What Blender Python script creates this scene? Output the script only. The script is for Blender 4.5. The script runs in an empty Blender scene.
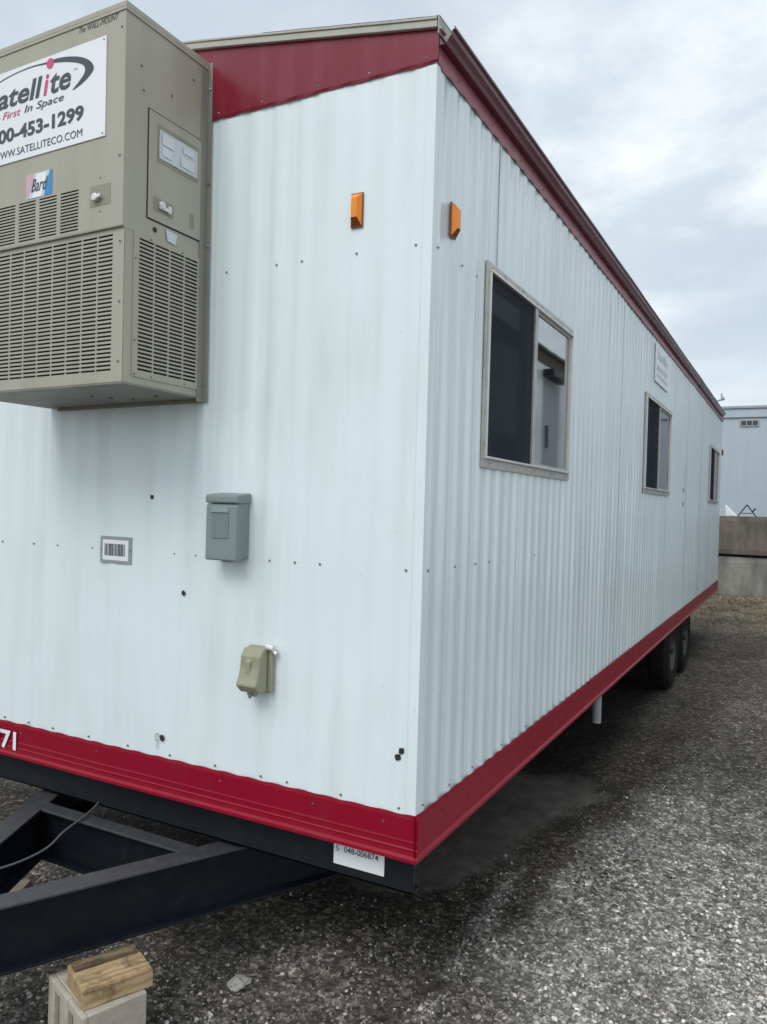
import bpy, bmesh, math, random
import numpy as np
from mathutils import Vector, Matrix, noise
random.seed(7); rng = np.random.default_rng(7)
scene = bpy.context.scene
COL = scene.collection
PI = math.pi

# ------------------------------------------------------------------ materials
def new_mat(name):
    m = bpy.data.materials.new(name); m.use_nodes = True
    nt = m.node_tree
    for n in list(nt.nodes): nt.nodes.remove(n)
    out = nt.nodes.new('ShaderNodeOutputMaterial')
    b = nt.nodes.new('ShaderNodeBsdfPrincipled')
    nt.links.new(b.outputs[0], out.inputs[0])
    return m, nt, b, out

def N(nt, typ, **kw):
    n = nt.nodes.new(typ)
    for k, v in kw.items():
        if k == 'inp':
            for kk, vv in v.items(): n.inputs[kk].default_value = vv
        else: setattr(n, k, v)
    return n

def ramp(nt, stops, src):
    r = nt.nodes.new('ShaderNodeValToRGB')
    e = r.color_ramp.elements
    while len(e) < len(stops): e.new(0.5)
    for i, (p, c) in enumerate(stops):
        e[i].position = p
        e[i].color = (c, c, c, 1) if isinstance(c, (int, float)) else (*c, 1)
    nt.links.new(src, r.inputs[0])
    return r.outputs[0]

def coords(nt, scale=(1, 1, 1)):
    g = nt.nodes.new('ShaderNodeNewGeometry')
    mp = N(nt, 'ShaderNodeMapping'); mp.inputs['Scale'].default_value = scale
    nt.links.new(g.outputs['Position'], mp.inputs[0])
    return mp.outputs[0]

def noise_tex(nt, scale, detail=4, vec=None, rough=.55):
    n = N(nt, 'ShaderNodeTexNoise'); n.inputs['Scale'].default_value = scale
    n.inputs['Detail'].default_value = detail; n.inputs['Roughness'].default_value = rough
    nt.links.new(vec if vec is not None else coords(nt), n.inputs['Vector'])
    return n.outputs['Fac']

def mix(nt, fac, a, b, mode='MIX'):
    m = N(nt, 'ShaderNodeMix', data_type='RGBA', blend_type=mode)
    for idx, v in ((0, fac), (6, a), (7, b)):
        if isinstance(v, (int, float)): m.inputs[idx].default_value = v
        elif isinstance(v, tuple): m.inputs[idx].default_value = (*v, 1)
        else: nt.links.new(v, m.inputs[idx])
    return m.outputs[2]

def bump(nt, b, h, strength, dist=.01):
    n = N(nt, 'ShaderNodeBump'); n.inputs['Strength'].default_value = strength
    n.inputs['Distance'].default_value = dist
    nt.links.new(h, n.inputs['Height']); nt.links.new(n.outputs[0], b.inputs['Normal'])

def paint(name, col, rough=.4, dirt=(.12, .11, .09), amount=.25, scale=5, streak=True, metallic=0, bmp=.03, spec=.5, speck=0):
    m, nt, b, _ = new_mat(name)
    v = coords(nt, (1, 1, .12 if streak else 1))
    f = noise_tex(nt, scale * 3, 5, v)
    g = noise_tex(nt, scale * .35, 3)
    mult = N(nt, 'ShaderNodeMath', operation='MULTIPLY')
    nt.links.new(ramp(nt, [(.45, 0), (.75, 1)], f), mult.inputs[0])
    nt.links.new(ramp(nt, [(.35, .2), (.7, 1)], g), mult.inputs[1])
    m2 = N(nt, 'ShaderNodeMath', operation='MULTIPLY'); m2.inputs[1].default_value = amount
    nt.links.new(mult.outputs[0], m2.inputs[0])
    c = mix(nt, m2.outputs[0], col, dirt)
    c = mix(nt, .10, c, mix(nt, ramp(nt, [(.3, .0), (.7, 1)], noise_tex(nt, 2.0, 3)), tuple(x * .6 for x in col), tuple(min(1, x * 1.15) for x in col)))
    if speck:
        sp = noise_tex(nt, 70, 2)
        sm = N(nt, 'ShaderNodeMath', operation='MULTIPLY'); sm.inputs[1].default_value = speck
        nt.links.new(ramp(nt, [(.70, 0), (.76, 1)], sp), sm.inputs[0])
        c = mix(nt, sm.outputs[0], c, dirt)
    nt.links.new(c, b.inputs['Base Color'])
    rr = N(nt, 'ShaderNodeMapRange'); rr.inputs[3].default_value = rough * .8; rr.inputs[4].default_value = min(1, rough * 1.35)
    nt.links.new(f, rr.inputs[0]); nt.links.new(rr.outputs[0], b.inputs['Roughness'])
    b.inputs['Metallic'].default_value = metallic
    b.inputs['Specular IOR Level'].default_value = spec
    if bmp: bump(nt, b, noise_tex(nt, scale * 8, 3), bmp, .004)
    return m

M = {}
M['white'] = paint('white_siding_paint', (.735, .832, .852), .28, (.42, .42, .38), .42, 3.2, bmp=.03, speck=.35)
M['white_side'] = paint('white_side_siding_paint', (.75, .842, .865), .20, (.34, .37, .37), .45, 3.5, bmp=.02, speck=.4, spec=1.0)
M['red'] = paint('red_trim_paint', (.25, .002, .018), .33, (.17, .02, .03), .35, 6, bmp=.06, spec=.3)
M['red_pale'] = paint('weathered_red_trim_paint', (.19, .005, .022), .25, (.34, .10, .14), .45, 5, bmp=.06)
M['gutter'] = paint('dark_maroon_gutter_paint', (.10, .010, .020), .25, (.16, .06, .07), .4, 5, bmp=.05)
M['fascia_dusty'] = paint('chalky_pink_red_paint', (.30, .085, .115), .35, (.42, .28, .30), .6, 5, bmp=.06)
M['tan'] = paint('tan_cabinet_paint', (.385, .37, .30), .45, (.18, .17, .13), .30, 4, bmp=.02, speck=.3)
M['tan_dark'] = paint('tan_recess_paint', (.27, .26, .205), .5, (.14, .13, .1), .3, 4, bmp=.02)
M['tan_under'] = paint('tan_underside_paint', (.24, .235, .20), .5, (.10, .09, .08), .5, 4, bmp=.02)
M['duct'] = paint('black_interior', (.030, .029, .026), .8, (.02, .02, .02), .1)
M['alu'] = paint('aged_aluminium', (.50, .49, .46), .42, (.13, .115, .09), .95, 26, metallic=.35, bmp=.08)
M['alu_bright'] = paint('bright_aluminium', (.70, .70, .69), .30, (.3, .3, .28), .3, 12, metallic=.5, bmp=.04)
M['drip'] = paint('beige_drip_edge', (.42, .41, .36), .45, (.18, .17, .12), .5, 8, bmp=.08)
M['membrane'] = paint('dark_roof_membrane', (.05, .065, .05), .7, (.02, .02, .02), .4, 9, streak=False, bmp=.2)
M['roof'] = paint('grey_roof_sheet', (.45, .46, .46), .5, (.2, .2, .2), .4, 3, streak=False)
M['steel'] = paint('black_painted_steel', (.0075, .010, .015), .35, (.035, .034, .034), .35, 7, streak=False, bmp=.12, spec=.22)
M['steel_b'] = paint('dark_header_steel', (.011, .014, .017), .42, (.035, .035, .033), .45, 7, streak=False, bmp=.15, spec=.25)
M['flange'] = paint('dusty_steel_flange', (.040, .042, .046), .5, (.12, .11, .10), .6, 9, streak=False, bmp=.2)
M['screw'] = paint('screw_metal', (.24, .24, .22), .4, (.08, .04, .02), .5, 60, streak=False, metallic=.6, bmp=0)
M['hole'] = paint('dark_hole', (.02, .02, .02), .8, (.01, .01, .01), .1, bmp=0)
M['chip'] = paint('bare_metal_scuff', (.30, .29, .26), .5, (.1, .08, .05), .5, 50, bmp=0)
M['sign_white'] = paint('sign_white', (.80, .83, .86), .35, (.4, .4, .4), .08, 4, bmp=0)
M['ink'] = paint('sign_dark_ink', (.045, .055, .07), .4, (.1, .1, .1), .1, bmp=0)
M['ink_faint'] = paint('faded_ink', (.66, .69, .71), .5, (.4, .4, .4), .1, bmp=0)
M['pink'] = paint('sign_magenta', (.62, .05, .16), .35, (.6, .2, .3), .2, bmp=0)
M['pale_pink'] = paint('badge_pink', (.62, .38, .45), .4, (.5, .4, .4), .2, bmp=0)
M['blue'] = paint('badge_blue', (.03, .25, .55), .4, (.1, .2, .3), .2, bmp=0)
M['silver'] = paint('badge_silver', (.60, .63, .66), .3, (.3, .3, .3), .3, metallic=.2, bmp=0)
M['grey_box'] = paint('grey_enclosure', (.21, .26, .26), .42, (.1, .12, .12), .2, 6, bmp=.02)
M['grey_box_l'] = paint('grey_enclosure_panel', (.17, .215, .215), .42, (.1, .12, .12), .2, 6, bmp=.02)
M['grey_tag'] = paint('grey_label_backing', (.28, .33, .34), .45, (.2, .2, .2), .2, bmp=0)
M['outlet'] = paint('weathered_tan_plastic', (.30, .30, .20), .5, (.16, .15, .09), .45, 14, bmp=.06)
M['rubber'] = paint('tyre_rubber', (.014, .014, .014), .75, (.05, .045, .04), .45, 8, streak=False, bmp=.15, spec=.15)
M['rim'] = paint('wheel_rim', (.06, .058, .056), .5, (.03, .02, .015), .5, 14, streak=False, metallic=.4)
M['pipe'] = paint('grey_pipe', (.36, .38, .38), .45, (.15, .14, .12), .4, 8)
M['screen'] = None
M['wood'] = paint('sawn_lumber', (.40, .275, .15), .75, (.13, .075, .04), .8, 11, streak=False, bmp=.3)
M['wood_dark'] = paint('stained_lumber', (.13, .09, .055), .8, (.02, .016, .012), .8, 14, streak=False, bmp=.4)
M['wood_old'] = paint('weathered_board', (.24, .19, .14), .8, (.06, .05, .04), .6, 12, streak=False, bmp=.3)
M['cable'] = paint('grey_cable_jacket', (.10, .105, .11), .55, (.04, .04, .04), .3)
M['bld'] = paint('pale_blue_grey_cladding', (.43, .50, .56), .5, (.3, .34, .36), .3, 2, bmp=.02)
M['bld_trim'] = paint('grey_fascia', (.34, .37, .39), .5, (.2, .2, .2), .3, 3)
M['grate'] = paint('dark_grate', (.05, .055, .06), .6, (.02, .02, .02), .2)
M['tarp'] = paint('white_tarp', (.8, .82, .85), .5, (.5, .5, .5), .2)
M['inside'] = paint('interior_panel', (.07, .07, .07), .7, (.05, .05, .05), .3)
M['blind'] = paint('window_blind', (.40, .41, .42), .6, (.2, .2, .2), .3)
M['wood_rock'] = paint('pale_rock', (.34, .33, .30), .85, (.15, .14, .12), .5, 14, streak=False, bmp=.5)

def lens_mat():
    m, nt, b, _ = new_mat('amber_lens')
    w = N(nt, 'ShaderNodeTexWave'); w.wave_type = 'BANDS'; w.bands_direction = 'Z'; w.inputs['Scale'].default_value = 60
    nt.links.new(coords(nt), w.inputs[0])
    c = mix(nt, ramp(nt, [(.3, 0), (.8, .2)], noise_tex(nt, 30, 2)), (.85, .27, .008), (.62, .15, .004))
    nt.links.new(c, b.inputs['Base Color']); b.inputs['Roughness'].default_value = .3
    b.inputs['Subsurface Weight'].default_value = .25; b.inputs['Subsurface Scale'].default_value = .01
    bump(nt, b, noise_tex(nt, 120, 1), .1, .002)
    return m
M['amber'] = lens_mat()
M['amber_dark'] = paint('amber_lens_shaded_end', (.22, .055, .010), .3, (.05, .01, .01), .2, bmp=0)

def glass_mat(name, tint, ior=1.55):
    m = bpy.data.materials.new(name); m.use_nodes = True; nt = m.node_tree
    for n in list(nt.nodes): nt.nodes.remove(n)
    out = nt.nodes.new('ShaderNodeOutputMaterial')
    t = N(nt, 'ShaderNodeBsdfTransparent'); t.inputs[0].default_value = (*tint, 1)
    g = N(nt, 'ShaderNodeBsdfGlossy'); g.inputs['Roughness'].default_value = .03
    g.inputs[0].default_value = (.93, .95, .95, 1)
    fr = N(nt, 'ShaderNodeFresnel'); fr.inputs[0].default_value = ior
    nz = N(nt, 'ShaderNodeBump'); nz.inputs['Strength'].default_value = .010; nz.inputs['Distance'].default_value = .02
    nt.links.new(noise_tex(nt, 3, 1), nz.inputs['Height']); nt.links.new(nz.outputs[0], g.inputs['Normal'])
    mx = N(nt, 'ShaderNodeMixShader'); nt.links.new(fr.outputs[0], mx.inputs[0])
    nt.links.new(t.outputs[0], mx.inputs[1]); nt.links.new(g.outputs[0], mx.inputs[2])
    nt.links.new(mx.outputs[0], out.inputs[0])
    return m
M['glass'] = glass_mat('window_glass', (.5, .55, .55), 9.0)

def screen_mat():
    m = bpy.data.materials.new('insect_screen_mesh'); m.use_nodes = True; nt = m.node_tree
    for n in list(nt.nodes): nt.nodes.remove(n)
    out = nt.nodes.new('ShaderNodeOutputMaterial')
    t = N(nt, 'ShaderNodeBsdfTransparent')
    d = N(nt, 'ShaderNodeBsdfDiffuse'); d.inputs[0].default_value = (.036, .043, .050, 1)
    nf = noise_tex(nt, 5, 4)
    mr = N(nt, 'ShaderNodeMapRange'); mr.inputs[3].default_value = .74; mr.inputs[4].default_value = .92
    nt.links.new(nf, mr.inputs[0])
    mx = N(nt, 'ShaderNodeMixShader'); nt.links.new(mr.outputs[0], mx.inputs[0])
    nt.links.new(t.outputs[0], mx.inputs[1]); nt.links.new(d.outputs[0], mx.inputs[2])
    nt.links.new(mx.outputs[0], out.inputs[0])
    return m
M['screen'] = screen_mat()

def concrete_mat(name, base, dark):
    m, nt, b, _ = new_mat(name)
    v = coords(nt, (1, 1, .35))
    f = noise_tex(nt, 2.2, 6, v, .65); g = noise_tex(nt, 9, 6, None, .7)
    c = mix(nt, ramp(nt, [(.38, 0), (.62, 1)], f), dark, base)
    c = mix(nt, ramp(nt, [(.45, 0), (.75, .7)], g), c, tuple(x * .55 for x in base))
    vv = N(nt, 'ShaderNodeTexVoronoi'); vv.feature = 'DISTANCE_TO_EDGE'; vv.inputs['Scale'].default_value = 1.3
    nt.links.new(coords(nt), vv.inputs[0])
    nt.links.new(c, b.inputs['Base Color']); b.inputs['Roughness'].default_value = .9
    bump(nt, b, g, .5, .02)
    return m
M['concrete'] = concrete_mat('stained_concrete', (.30, .29, .26), (.12, .11, .095))
M['concrete2'] = concrete_mat('brown_stained_concrete', (.21, .185, .15), (.085, .073, .058))
M['cinder'] = concrete_mat('cinder_block', (.52, .48, .40), (.36, .33, .27))

def attr_mat(name, is_ground):
    m, nt, b, _ = new_mat(name)
    a = N(nt, 'ShaderNodeAttribute'); a.attribute_name = 'tone'
    if is_ground:
        co = coords(nt)
        v1 = N(nt, 'ShaderNodeTexVoronoi'); v1.inputs['Scale'].default_value = 75; v1.inputs['Randomness'].default_value = 1
        nt.links.new(co, v1.inputs['Vector'])
        v2 = N(nt, 'ShaderNodeTexVoronoi'); v2.inputs['Scale'].default_value = 34
        nt.links.new(co, v2.inputs['Vector'])
        sep = N(nt, 'ShaderNodeSeparateColor'); nt.links.new(v1.outputs['Color'], sep.inputs[0])
        sep2 = N(nt, 'ShaderNodeSeparateColor'); nt.links.new(v2.outputs['Color'], sep2.inputs[0])
        fleck = ramp(nt, [(0, .45), (.5, .8), (.8, 1.25), (1, 2.4)], sep.outputs[0])
        fleck2 = ramp(nt, [(0, .6), (.7, .95), (1, 1.6)], sep2.outputs[0])
        edge = ramp(nt, [(0, 1.15), (.6, .7)], v1.outputs['Distance'])
        big = ramp(nt, [(.3, .62), (.7, 1.3)], noise_tex(nt, 1.1, 6, None, .65))
        mid = ramp(nt, [(.3, .7), (.7, 1.25)], noise_tex(nt, 9, 5, None, .7))
        inv = N(nt, 'ShaderNodeMapRange'); inv.inputs[3].default_value = 1; inv.inputs[4].default_value = .12
        nt.links.new(a.outputs['Alpha'], inv.inputs[0])
        c = mix(nt, inv.outputs[0], a.outputs['Color'], fleck, 'MULTIPLY')
        c = mix(nt, inv.outputs[0], c, fleck2, 'MULTIPLY')
        c = mix(nt, 1, c, big, 'MULTIPLY'); c = mix(nt, 1, c, mid, 'MULTIPLY')
        nt.links.new(c, b.inputs['Base Color'])
        ad = N(nt, 'ShaderNodeMath', operation='ADD')
        nt.links.new(sep.outputs[1], ad.inputs[0]); nt.links.new(noise_tex(nt, 60, 4), ad.inputs[1])
        bump(nt, b, ad.outputs[0], .8, .006)
    else:
        c = mix(nt, 1, a.outputs['Color'], ramp(nt, [(.3, .75), (.7, 1.2)], noise_tex(nt, 120, 3)), 'MULTIPLY')
        nt.links.new(c, b.inputs['Base Color'])
        bump(nt, b, noise_tex(nt, 300, 3), .4, .002)
    b.inputs['Roughness'].default_value = .9; b.inputs['Specular IOR Level'].default_value = .15
    return m
M['ground'] = attr_mat('crushed_gravel_ground', True)
M['stone'] = attr_mat('crushed_stone', False)

# ------------------------------------------------------------------ geometry helpers
class MB:
    def __init__(s): s.v = []; s.f = []
    def quad(s, *p):
        i = len(s.v); s.v += [tuple(q) for q in p]; s.f.append(tuple(range(i, i + len(p))))
    def box(s, x0, x1, y0, y1, z0, z1):
        i = len(s.v)
        s.v += [(x, y, z) for x in (x0, x1) for y in (y0, y1) for z in (z0, z1)]
        for f in ((0, 1, 3, 2), (4, 6, 7, 5), (0, 4, 5, 1), (2, 3, 7, 6), (0, 2, 6, 4), (1, 5, 7, 3)):
            s.f.append(tuple(i + k for k in f))
        return s
    def prism(s, pts, a, b, fn):
        """pts: 2-D outline; fn(p, t) -> 3-D; from t=a to t=b, capped"""
        n = len(pts); i = len(s.v)
        s.v += [fn(p, a) for p in pts] + [fn(p, b) for p in pts]
        for k in range(n):
            s.f.append((i + k, i + (k + 1) % n, i + n + (k + 1) % n, i + n + k))
        s.f.append(tuple(i + k for k in range(n))[::-1]); s.f.append(tuple(i + n + k for k in range(n)))
        return s
    def cyl(s, p0, p1, r, n=12, r1=None):
        p0, p1 = Vector(p0), Vector(p1); d = (p1 - p0).normalized()
        a = d.orthogonal().normalized(); b = d.cross(a); i = len(s.v); r1 = r if r1 is None else r1
        for p, rr in ((p0, r), (p1, r1)):
            for k in range(n):
                t = 2 * PI * k / n; s.v.append(tuple(p + a * rr * math.cos(t) + b * rr * math.sin(t)))
        for k in range(n): s.f.append((i + k, i + (k + 1) % n, i + n + (k + 1) % n, i + n + k))
        s.f.append(tuple(i + k for k in range(n))[::-1]); s.f.append(tuple(i + n + k for k in range(n)))
        return s
    def lathe(s, prof, c, axis='X', n=40):
        i = len(s.v); m = len(prof)
        for k in range(n):
            t = 2 * PI * k / n
            for a, r in prof:
                s.v.append((c[0] + a, c[1] + r * math.cos(t), c[2] + r * math.sin(t)))
        for k in range(n):
            for j in range(m - 1):
                a = i + k * m + j; b = i + ((k + 1) % n) * m + j
                s.f.append((a, b, b + 1, a + 1))
        return s
    def obj(s, name, mat, parent=None, bevel=0, smooth=False, fix=True):
        me = bpy.data.meshes.new(name); me.from_pydata(s.v, [], s.f)
        if fix:
            bm = bmesh.new(); bm.from_mesh(me); bmesh.ops.recalc_face_normals(bm, faces=bm.faces); bm.to_mesh(me); bm.free()
        me.materials.append(mat)
        o = bpy.data.objects.new(name, me); COL.objects.link(o)
        if parent is not None: o.parent = parent
        if bevel:
            b = o.modifiers.new('bevel', 'BEVEL'); b.width = bevel; b.segments = 2; b.limit_method = 'ANGLE'; b.angle_limit = math.radians(40)
        if smooth: me.shade_smooth()
        return o

def thing(name, label, cat, group=None):
    o = bpy.data.objects.new(name, None); COL.objects.link(o); o.empty_display_size = .1
    o['label'] = label; o['category'] = cat
    if group: o['group'] = group
    return o
def tag(o, label, cat, group=None):
    o['label'] = label; o['category'] = cat
    if group: o['group'] = group
    return o
def structure(o): o['kind'] = 'structure'; return o
def stuff(o, label=None, cat=None):
    o['kind'] = 'stuff'
    if label: o['label'] = label
    if cat: o['category'] = cat
    return o

FRONT = lambda y: (lambda u, v, w=0: (u, y - w, v))     # plane facing -Y, w = outward
SIDE = lambda x: (lambda u, v, w=0: (x + w, u, v))      # plane facing +X

def sheet(name, us, vs, hole, pl, mat, parent, depth=.0015, bevel=0):
    mb = MB(); idx = {}
    def vid(i, j):
        if (i, j) not in idx: idx[i, j] = len(mb.v); mb.v.append(pl(us[i], vs[j]))
        return idx[i, j]
    for i in range(len(us) - 1):
        for j in range(len(vs) - 1):
            if not hole((us[i] + us[i + 1]) / 2, (vs[j] + vs[j + 1]) / 2):
                mb.f.append((vid(i, j), vid(i + 1, j), vid(i + 1, j + 1), vid(i, j + 1)))
    o = mb.obj(name, mat, parent, fix=False)
    s = o.modifiers.new('thick', 'SOLIDIFY'); s.thickness = depth; s.offset = -1
    return o

def text(name, body, pl, u0, u1, v0, v1, mat, parent, bold=0, shear=0, w=.0012, flip=1):
    cu = bpy.data.curves.new(name, 'FONT'); cu.body = body; cu.size = 1; cu.offset = bold; cu.shear = shear
    cu.extrude = 0; cu.resolution_u = 3
    t = bpy.data.objects.new('tmp', cu); COL.objects.link(t)
    bpy.context.view_layer.update()
    dg = bpy.context.evaluated_depsgraph_get()
    me = bpy.data.meshes.new_from_object(t.evaluated_get(dg))
    bpy.data.objects.remove(t)
    xs = [v.co.x for v in me.vertices]; ys = [v.co.y for v in me.vertices]
    x0, x1, y0, y1 = min(xs), max(xs), min(ys), max(ys)
    for v in me.vertices:
        a = (v.co.x - x0) / (x1 - x0); b = (v.co.y - y0) / (y1 - y0)
        v.co = pl(u0 + (u1 - u0) * a, v0 + (v1 - v0) * b, w)
    me.materials.clear(); me.materials.append(mat); me.name = name
    o = bpy.data.objects.new(name, me); COL.objects.link(o)
    if parent is not None: o.parent = parent
    return o

def smooth_curve(pts, n=8, closed=True):
    out = []; m = len(pts)
    for i in range(m if closed else m - 1):
        if closed: p = [pts[(i + k - 1) % m] for k in range(4)]
        else: p = [pts[max(0, min(m - 1, i + k - 1))] for k in range(4)]
        for j in range(n):
            t = j / n
            out.append(tuple(.5 * (2 * p[1][c] + (p[2][c] - p[0][c]) * t + (2 * p[0][c] - 5 * p[1][c] + 4 * p[2][c] - p[3][c]) * t * t
                                   + (-p[0][c] + 3 * p[1][c] - 3 * p[2][c] + p[3][c]) * t ** 3) for c in range(len(pts[0]))))
    if not closed: out.append(tuple(pts[-1]))
    return out

_screw = None
def screw_mesh():
    global _screw
    if _screw is None:
        mb = MB(); mb.cyl((0, 0, 0), (0, 0, .0012), .0062, 10).cyl((0, 0, .0012), (0, 0, .0045), .0042, 6)
        _screw = mb.obj('screw', M['screw'])
        me = _screw.data; bpy.data.objects.remove(_screw); _screw = me
    return _screw
def screw(p, face, parent, s=1.0):
    o = bpy.data.objects.new('screw', screw_mesh()); COL.objects.link(o); o.parent = parent
    s *= .66; o.location = p; o.scale = (s, s, s)
    o.rotation_euler = {'front': (PI / 2, 0, random.random()), 'side': (0, PI / 2, 0), 'down': (PI, 0, 0)}[face]
    return o

# ------------------------------------------------------------------ dimensions
L, WID = 9.70, 2.40            # office trailer
ZB, ZW, ZT = .59, .723, 2.911  # skirt bottom, siding bottom, siding top
RP = .10                       # rib pitch
def roof_z(x):                 # roof line over the end wall
    u = min(-x, WID + x) if -x > WID / 2 else -x
    return 3.012 + .178 * u - .03 * max(0, u - .7) ** 2

def rib(u, d=.007):
    t = (u / RP) % 1; d *= .75 + .5 * noise.noise((math.floor(u / RP) * 7.31, d * 1000, 1.5)) + .0
    a = abs(t - .5) * 2        # 0 centre of the raised rib
    k = min(1, max(0, (.62 - a) / .34)); k = k * k * (3 - 2 * k)
    return d * (k - 1)

def siding(name, u0, u1, v0, v1, holes, pl, mat, parent, vt=None, d=.007, step=.01, seed=0):
    """ribbed sheet metal wall with window openings and slight warps"""
    us = set(round(u0 + i * step, 4) for i in range(int(round((u1 - u0) / step)) + 1)) | {u1}
    vs = set(np.round(np.linspace(v0, v1, 15), 4).tolist())
    for a, b, c, e in holes: us |= {a, b}; vs |= {c, e}
    us = sorted(us); vs = sorted(vs)
    mb = MB(); nv = len(vs)
    for u in us:
        for j, v in enumerate(vs):
            w = rib(u, d) + .0045 * (noise.noise((u * 1.3 + seed, v * .9, seed * 2.)) ) + .0015 * noise.noise((u * 7, v * .7, seed + 5.))
            vv = v if not (vt and j == nv - 1) else vt(u)
            mb.v.append(pl(u, vv, w))
    for i in range(len(us) - 1):
        for j in range(nv - 1):
            cu, cv = (us[i] + us[i + 1]) / 2, (vs[j] + vs[j + 1]) / 2
            if any(a < cu < b and c < cv < e for a, b, c, e in holes): continue
            k = i * nv + j
            mb.f.append((k, k + nv, k + nv + 1, k + 1))
    return mb.obj(name, mat, parent, smooth=True, fix=False)

def trim_strip(name, prof, u0, u1, pl, mat, parent, wav=.002, top_idx=(), vt=None, step=.02, sag=.0):
    """profile [(w, v)...] swept along u; the vertices in top_idx wave with the ribs"""
    mb = MB(); n = len(prof); us = [u0 + (u1 - u0) * i / int((u1 - u0) / step) for i in range(int((u1 - u0) / step) + 1)]
    for u in us:
        j = .0016 * noise.noise((u * 2.1, v0_ := prof[0][1] * 9, 0)) if sag == 0 else sag * noise.noise((u * 2.1, 3.1, 0))
        for k, (w, v) in enumerate(prof):
            dz = (wav * math.cos(2 * PI * u / RP) + wav * .8 * noise.noise((u * 13, 1.7, k * 0.))) if k in top_idx else 0
            base = vt(u) if (vt and v is None) else v
            mb.v.append(pl(u, base + dz + j, w + .0006 * noise.noise((u * 9, k * .3, 4))))
    for i in range(len(us) - 1):
        for k in range(n - 1):
            a = i * n + k; mb.f.append((a, a + n, a + n + 1, a + 1))
    return mb.obj(name, mat, parent, fix=False)

# ------------------------------------------------------------------ the office trailer
T = thing('office_trailer', 'long white corrugated office trailer with red trim, black tow frame and three sliding windows', 'office trailer')
F0 = FRONT(0.0); S0 = SIDE(0.0)
WINS = [(.44, 1.585), (3.595, 4.815), (8.08, 9.275)]
WZ = (1.768, 2.473)
inset = .028
holes = [(a + inset, b - inset, WZ[0] + inset, WZ[1] - inset) for a, b in WINS]
siding('front_wall', -WID, 0.0, ZW - .02, ZT + .03, [], F0, M['white'], T, d=.0040, seed=1)
siding('side_wall', 0.0, L, ZW - .02, ZT + .03, [tuple(round(q, 4) for q in h) for h in holes], S0, M['white_side'], T, d=.0078, seed=2)
siding('side_wall', 0.0, L, ZW - .02, ZT + .03, [], lambda u, v, w=0: (-WID - w, u, v), M['white_side'], T, seed=3)
siding('rear_wall', -WID, 0.0, ZW - .02, ZT + .03, [], lambda u, v, w=0: (u, L + w, v), M['white'], T, seed=4)
# corner trims (thin folded strips)
for (cx, sx) in ((0, 1), (-WID, -1)):
    mb = MB()
    mb.box(min(cx, cx - sx * .028), max(cx, cx - sx * .028) , -.0035, -.0015, ZW + .001, ZT)
    mb.box(min(cx - sx * .001, cx + sx * .003), max(cx - sx * .001, cx + sx * .003), -.0035, .022, ZW + .001, ZT)
    mb.obj('corner_trim', M['white'], T, bevel=.0008)
# panel joint on the side wall
mb = MB(); mb.box(.0015, .0035, .542, .5455, WZ[1] + .002, ZT); mb.obj('panel_joint', M['grey_tag'], T)
for yj in (2.77, 5.95, 7.2):
    mb = MB(); mb.box(.0012, .0026, yj, yj + .003, ZW + .004, ZT); mb.obj('panel_joint', M['grey_tag'], T)

# red skirt trim
prof = [(.0030, ZW), (.0050, ZW - .012), (.0055, .650), (.0070, .645), (.0060, .640), (.0062, .628), (.0085, .624), (.0072, .619), (.0085, .607), (.0160, .600), (.0165, ZB), (.004, ZB - .001), (-.01, ZB + .002)]
trim_strip('skirt_trim', prof, -WID - .0165, 0.0165, FRONT(0.0), M['red'], T, .0014, (0,))
trim_strip('skirt_trim', [(w, v) for w, v in [(.0030, ZW), (.0055, ZW - .012), (.0062, .64), (.008, .607), (.016, .600), (.0165, ZB), (.004, ZB - .001), (-.01, ZB + .002)]], -.0165, L + .016, SIDE(0.0), M['red'], T, .0018, (0,))
trim_strip('skirt_trim', [(.003, ZW), (.006, .7), (.0165, ZB), (-.01, ZB + .002)], -.016, L + .016, lambda u, v, w=0: (-WID - w, u, v), M['red'], T, .003, (0,))
# red upper fascia of the end wall follows the roof line
trim_strip('fascia', [(.0035, ZT + .003), (.0062, ZT + .012), (.0068, 2.975), (.0068, None)], -WID - .008, .008, FRONT(0.0), M['red_pale'], T, .0024, (0,),
           vt=lambda u: roof_z(min(0, max(-WID, u))))
trim_strip('fascia', [(.0035, ZT), (.0068, ZT + .012), (.0068, None)], -WID - .008, .008, lambda u, v, w=0: (u, L + w, v), M['red_pale'], T, .0024, (0,), vt=lambda u: roof_z(min(0, max(-WID, u))))
# red side fascia under the gutter
trim_strip('fascia', [(.0035, ZT), (.0060, ZT + .010), (.0070, 2.968), (.0070, 3.005)], 0.0, L + .02, SIDE(0.0), M['fascia_dusty'], T, .0032, (0,))
trim_strip('fascia', [(.0035, ZT), (.0060, ZT + .010), (.0070, 3.005)], 0.0, L + .02, lambda u, v, w=0: (-WID - w, u, v), M['red_pale'], T, .0036, (0,))
# gutter, an open trough with an ogee outer face
gp = [(.0075, 2.985), (.0085, 2.962), (.030, 2.962), (.036, 2.972), (.046, 2.983), (.049, 2.996), (.056, 2.998), (.057, 3.004), (.053, 3.006)]
us = [-.004 + (L - .20) * i / 120 for i in range(121)]
mb = MB(); n = len(gp)
for u in us:
    j = .0035 * noise.noise((u * .8, 9.3, 0)) - (.004 if u > 6.6 else 0)
    k2 = .002 * noise.noise((u * 1.7, 2.3, 0))
    for w, v in gp: mb.v.append((w + k2 * (w > .03), u, v + j * (w > .02)))
for i in range(len(us) - 1):
    for k in range(n - 1):
        a = i * n + k; mb.f.append((a, a + n, a + n + 1, a + 1))
o = mb.obj('gutter', M['gutter'], T, fix=False)
sm = o.modifiers.new('t', 'SOLIDIFY'); sm.thickness = .0012
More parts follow.
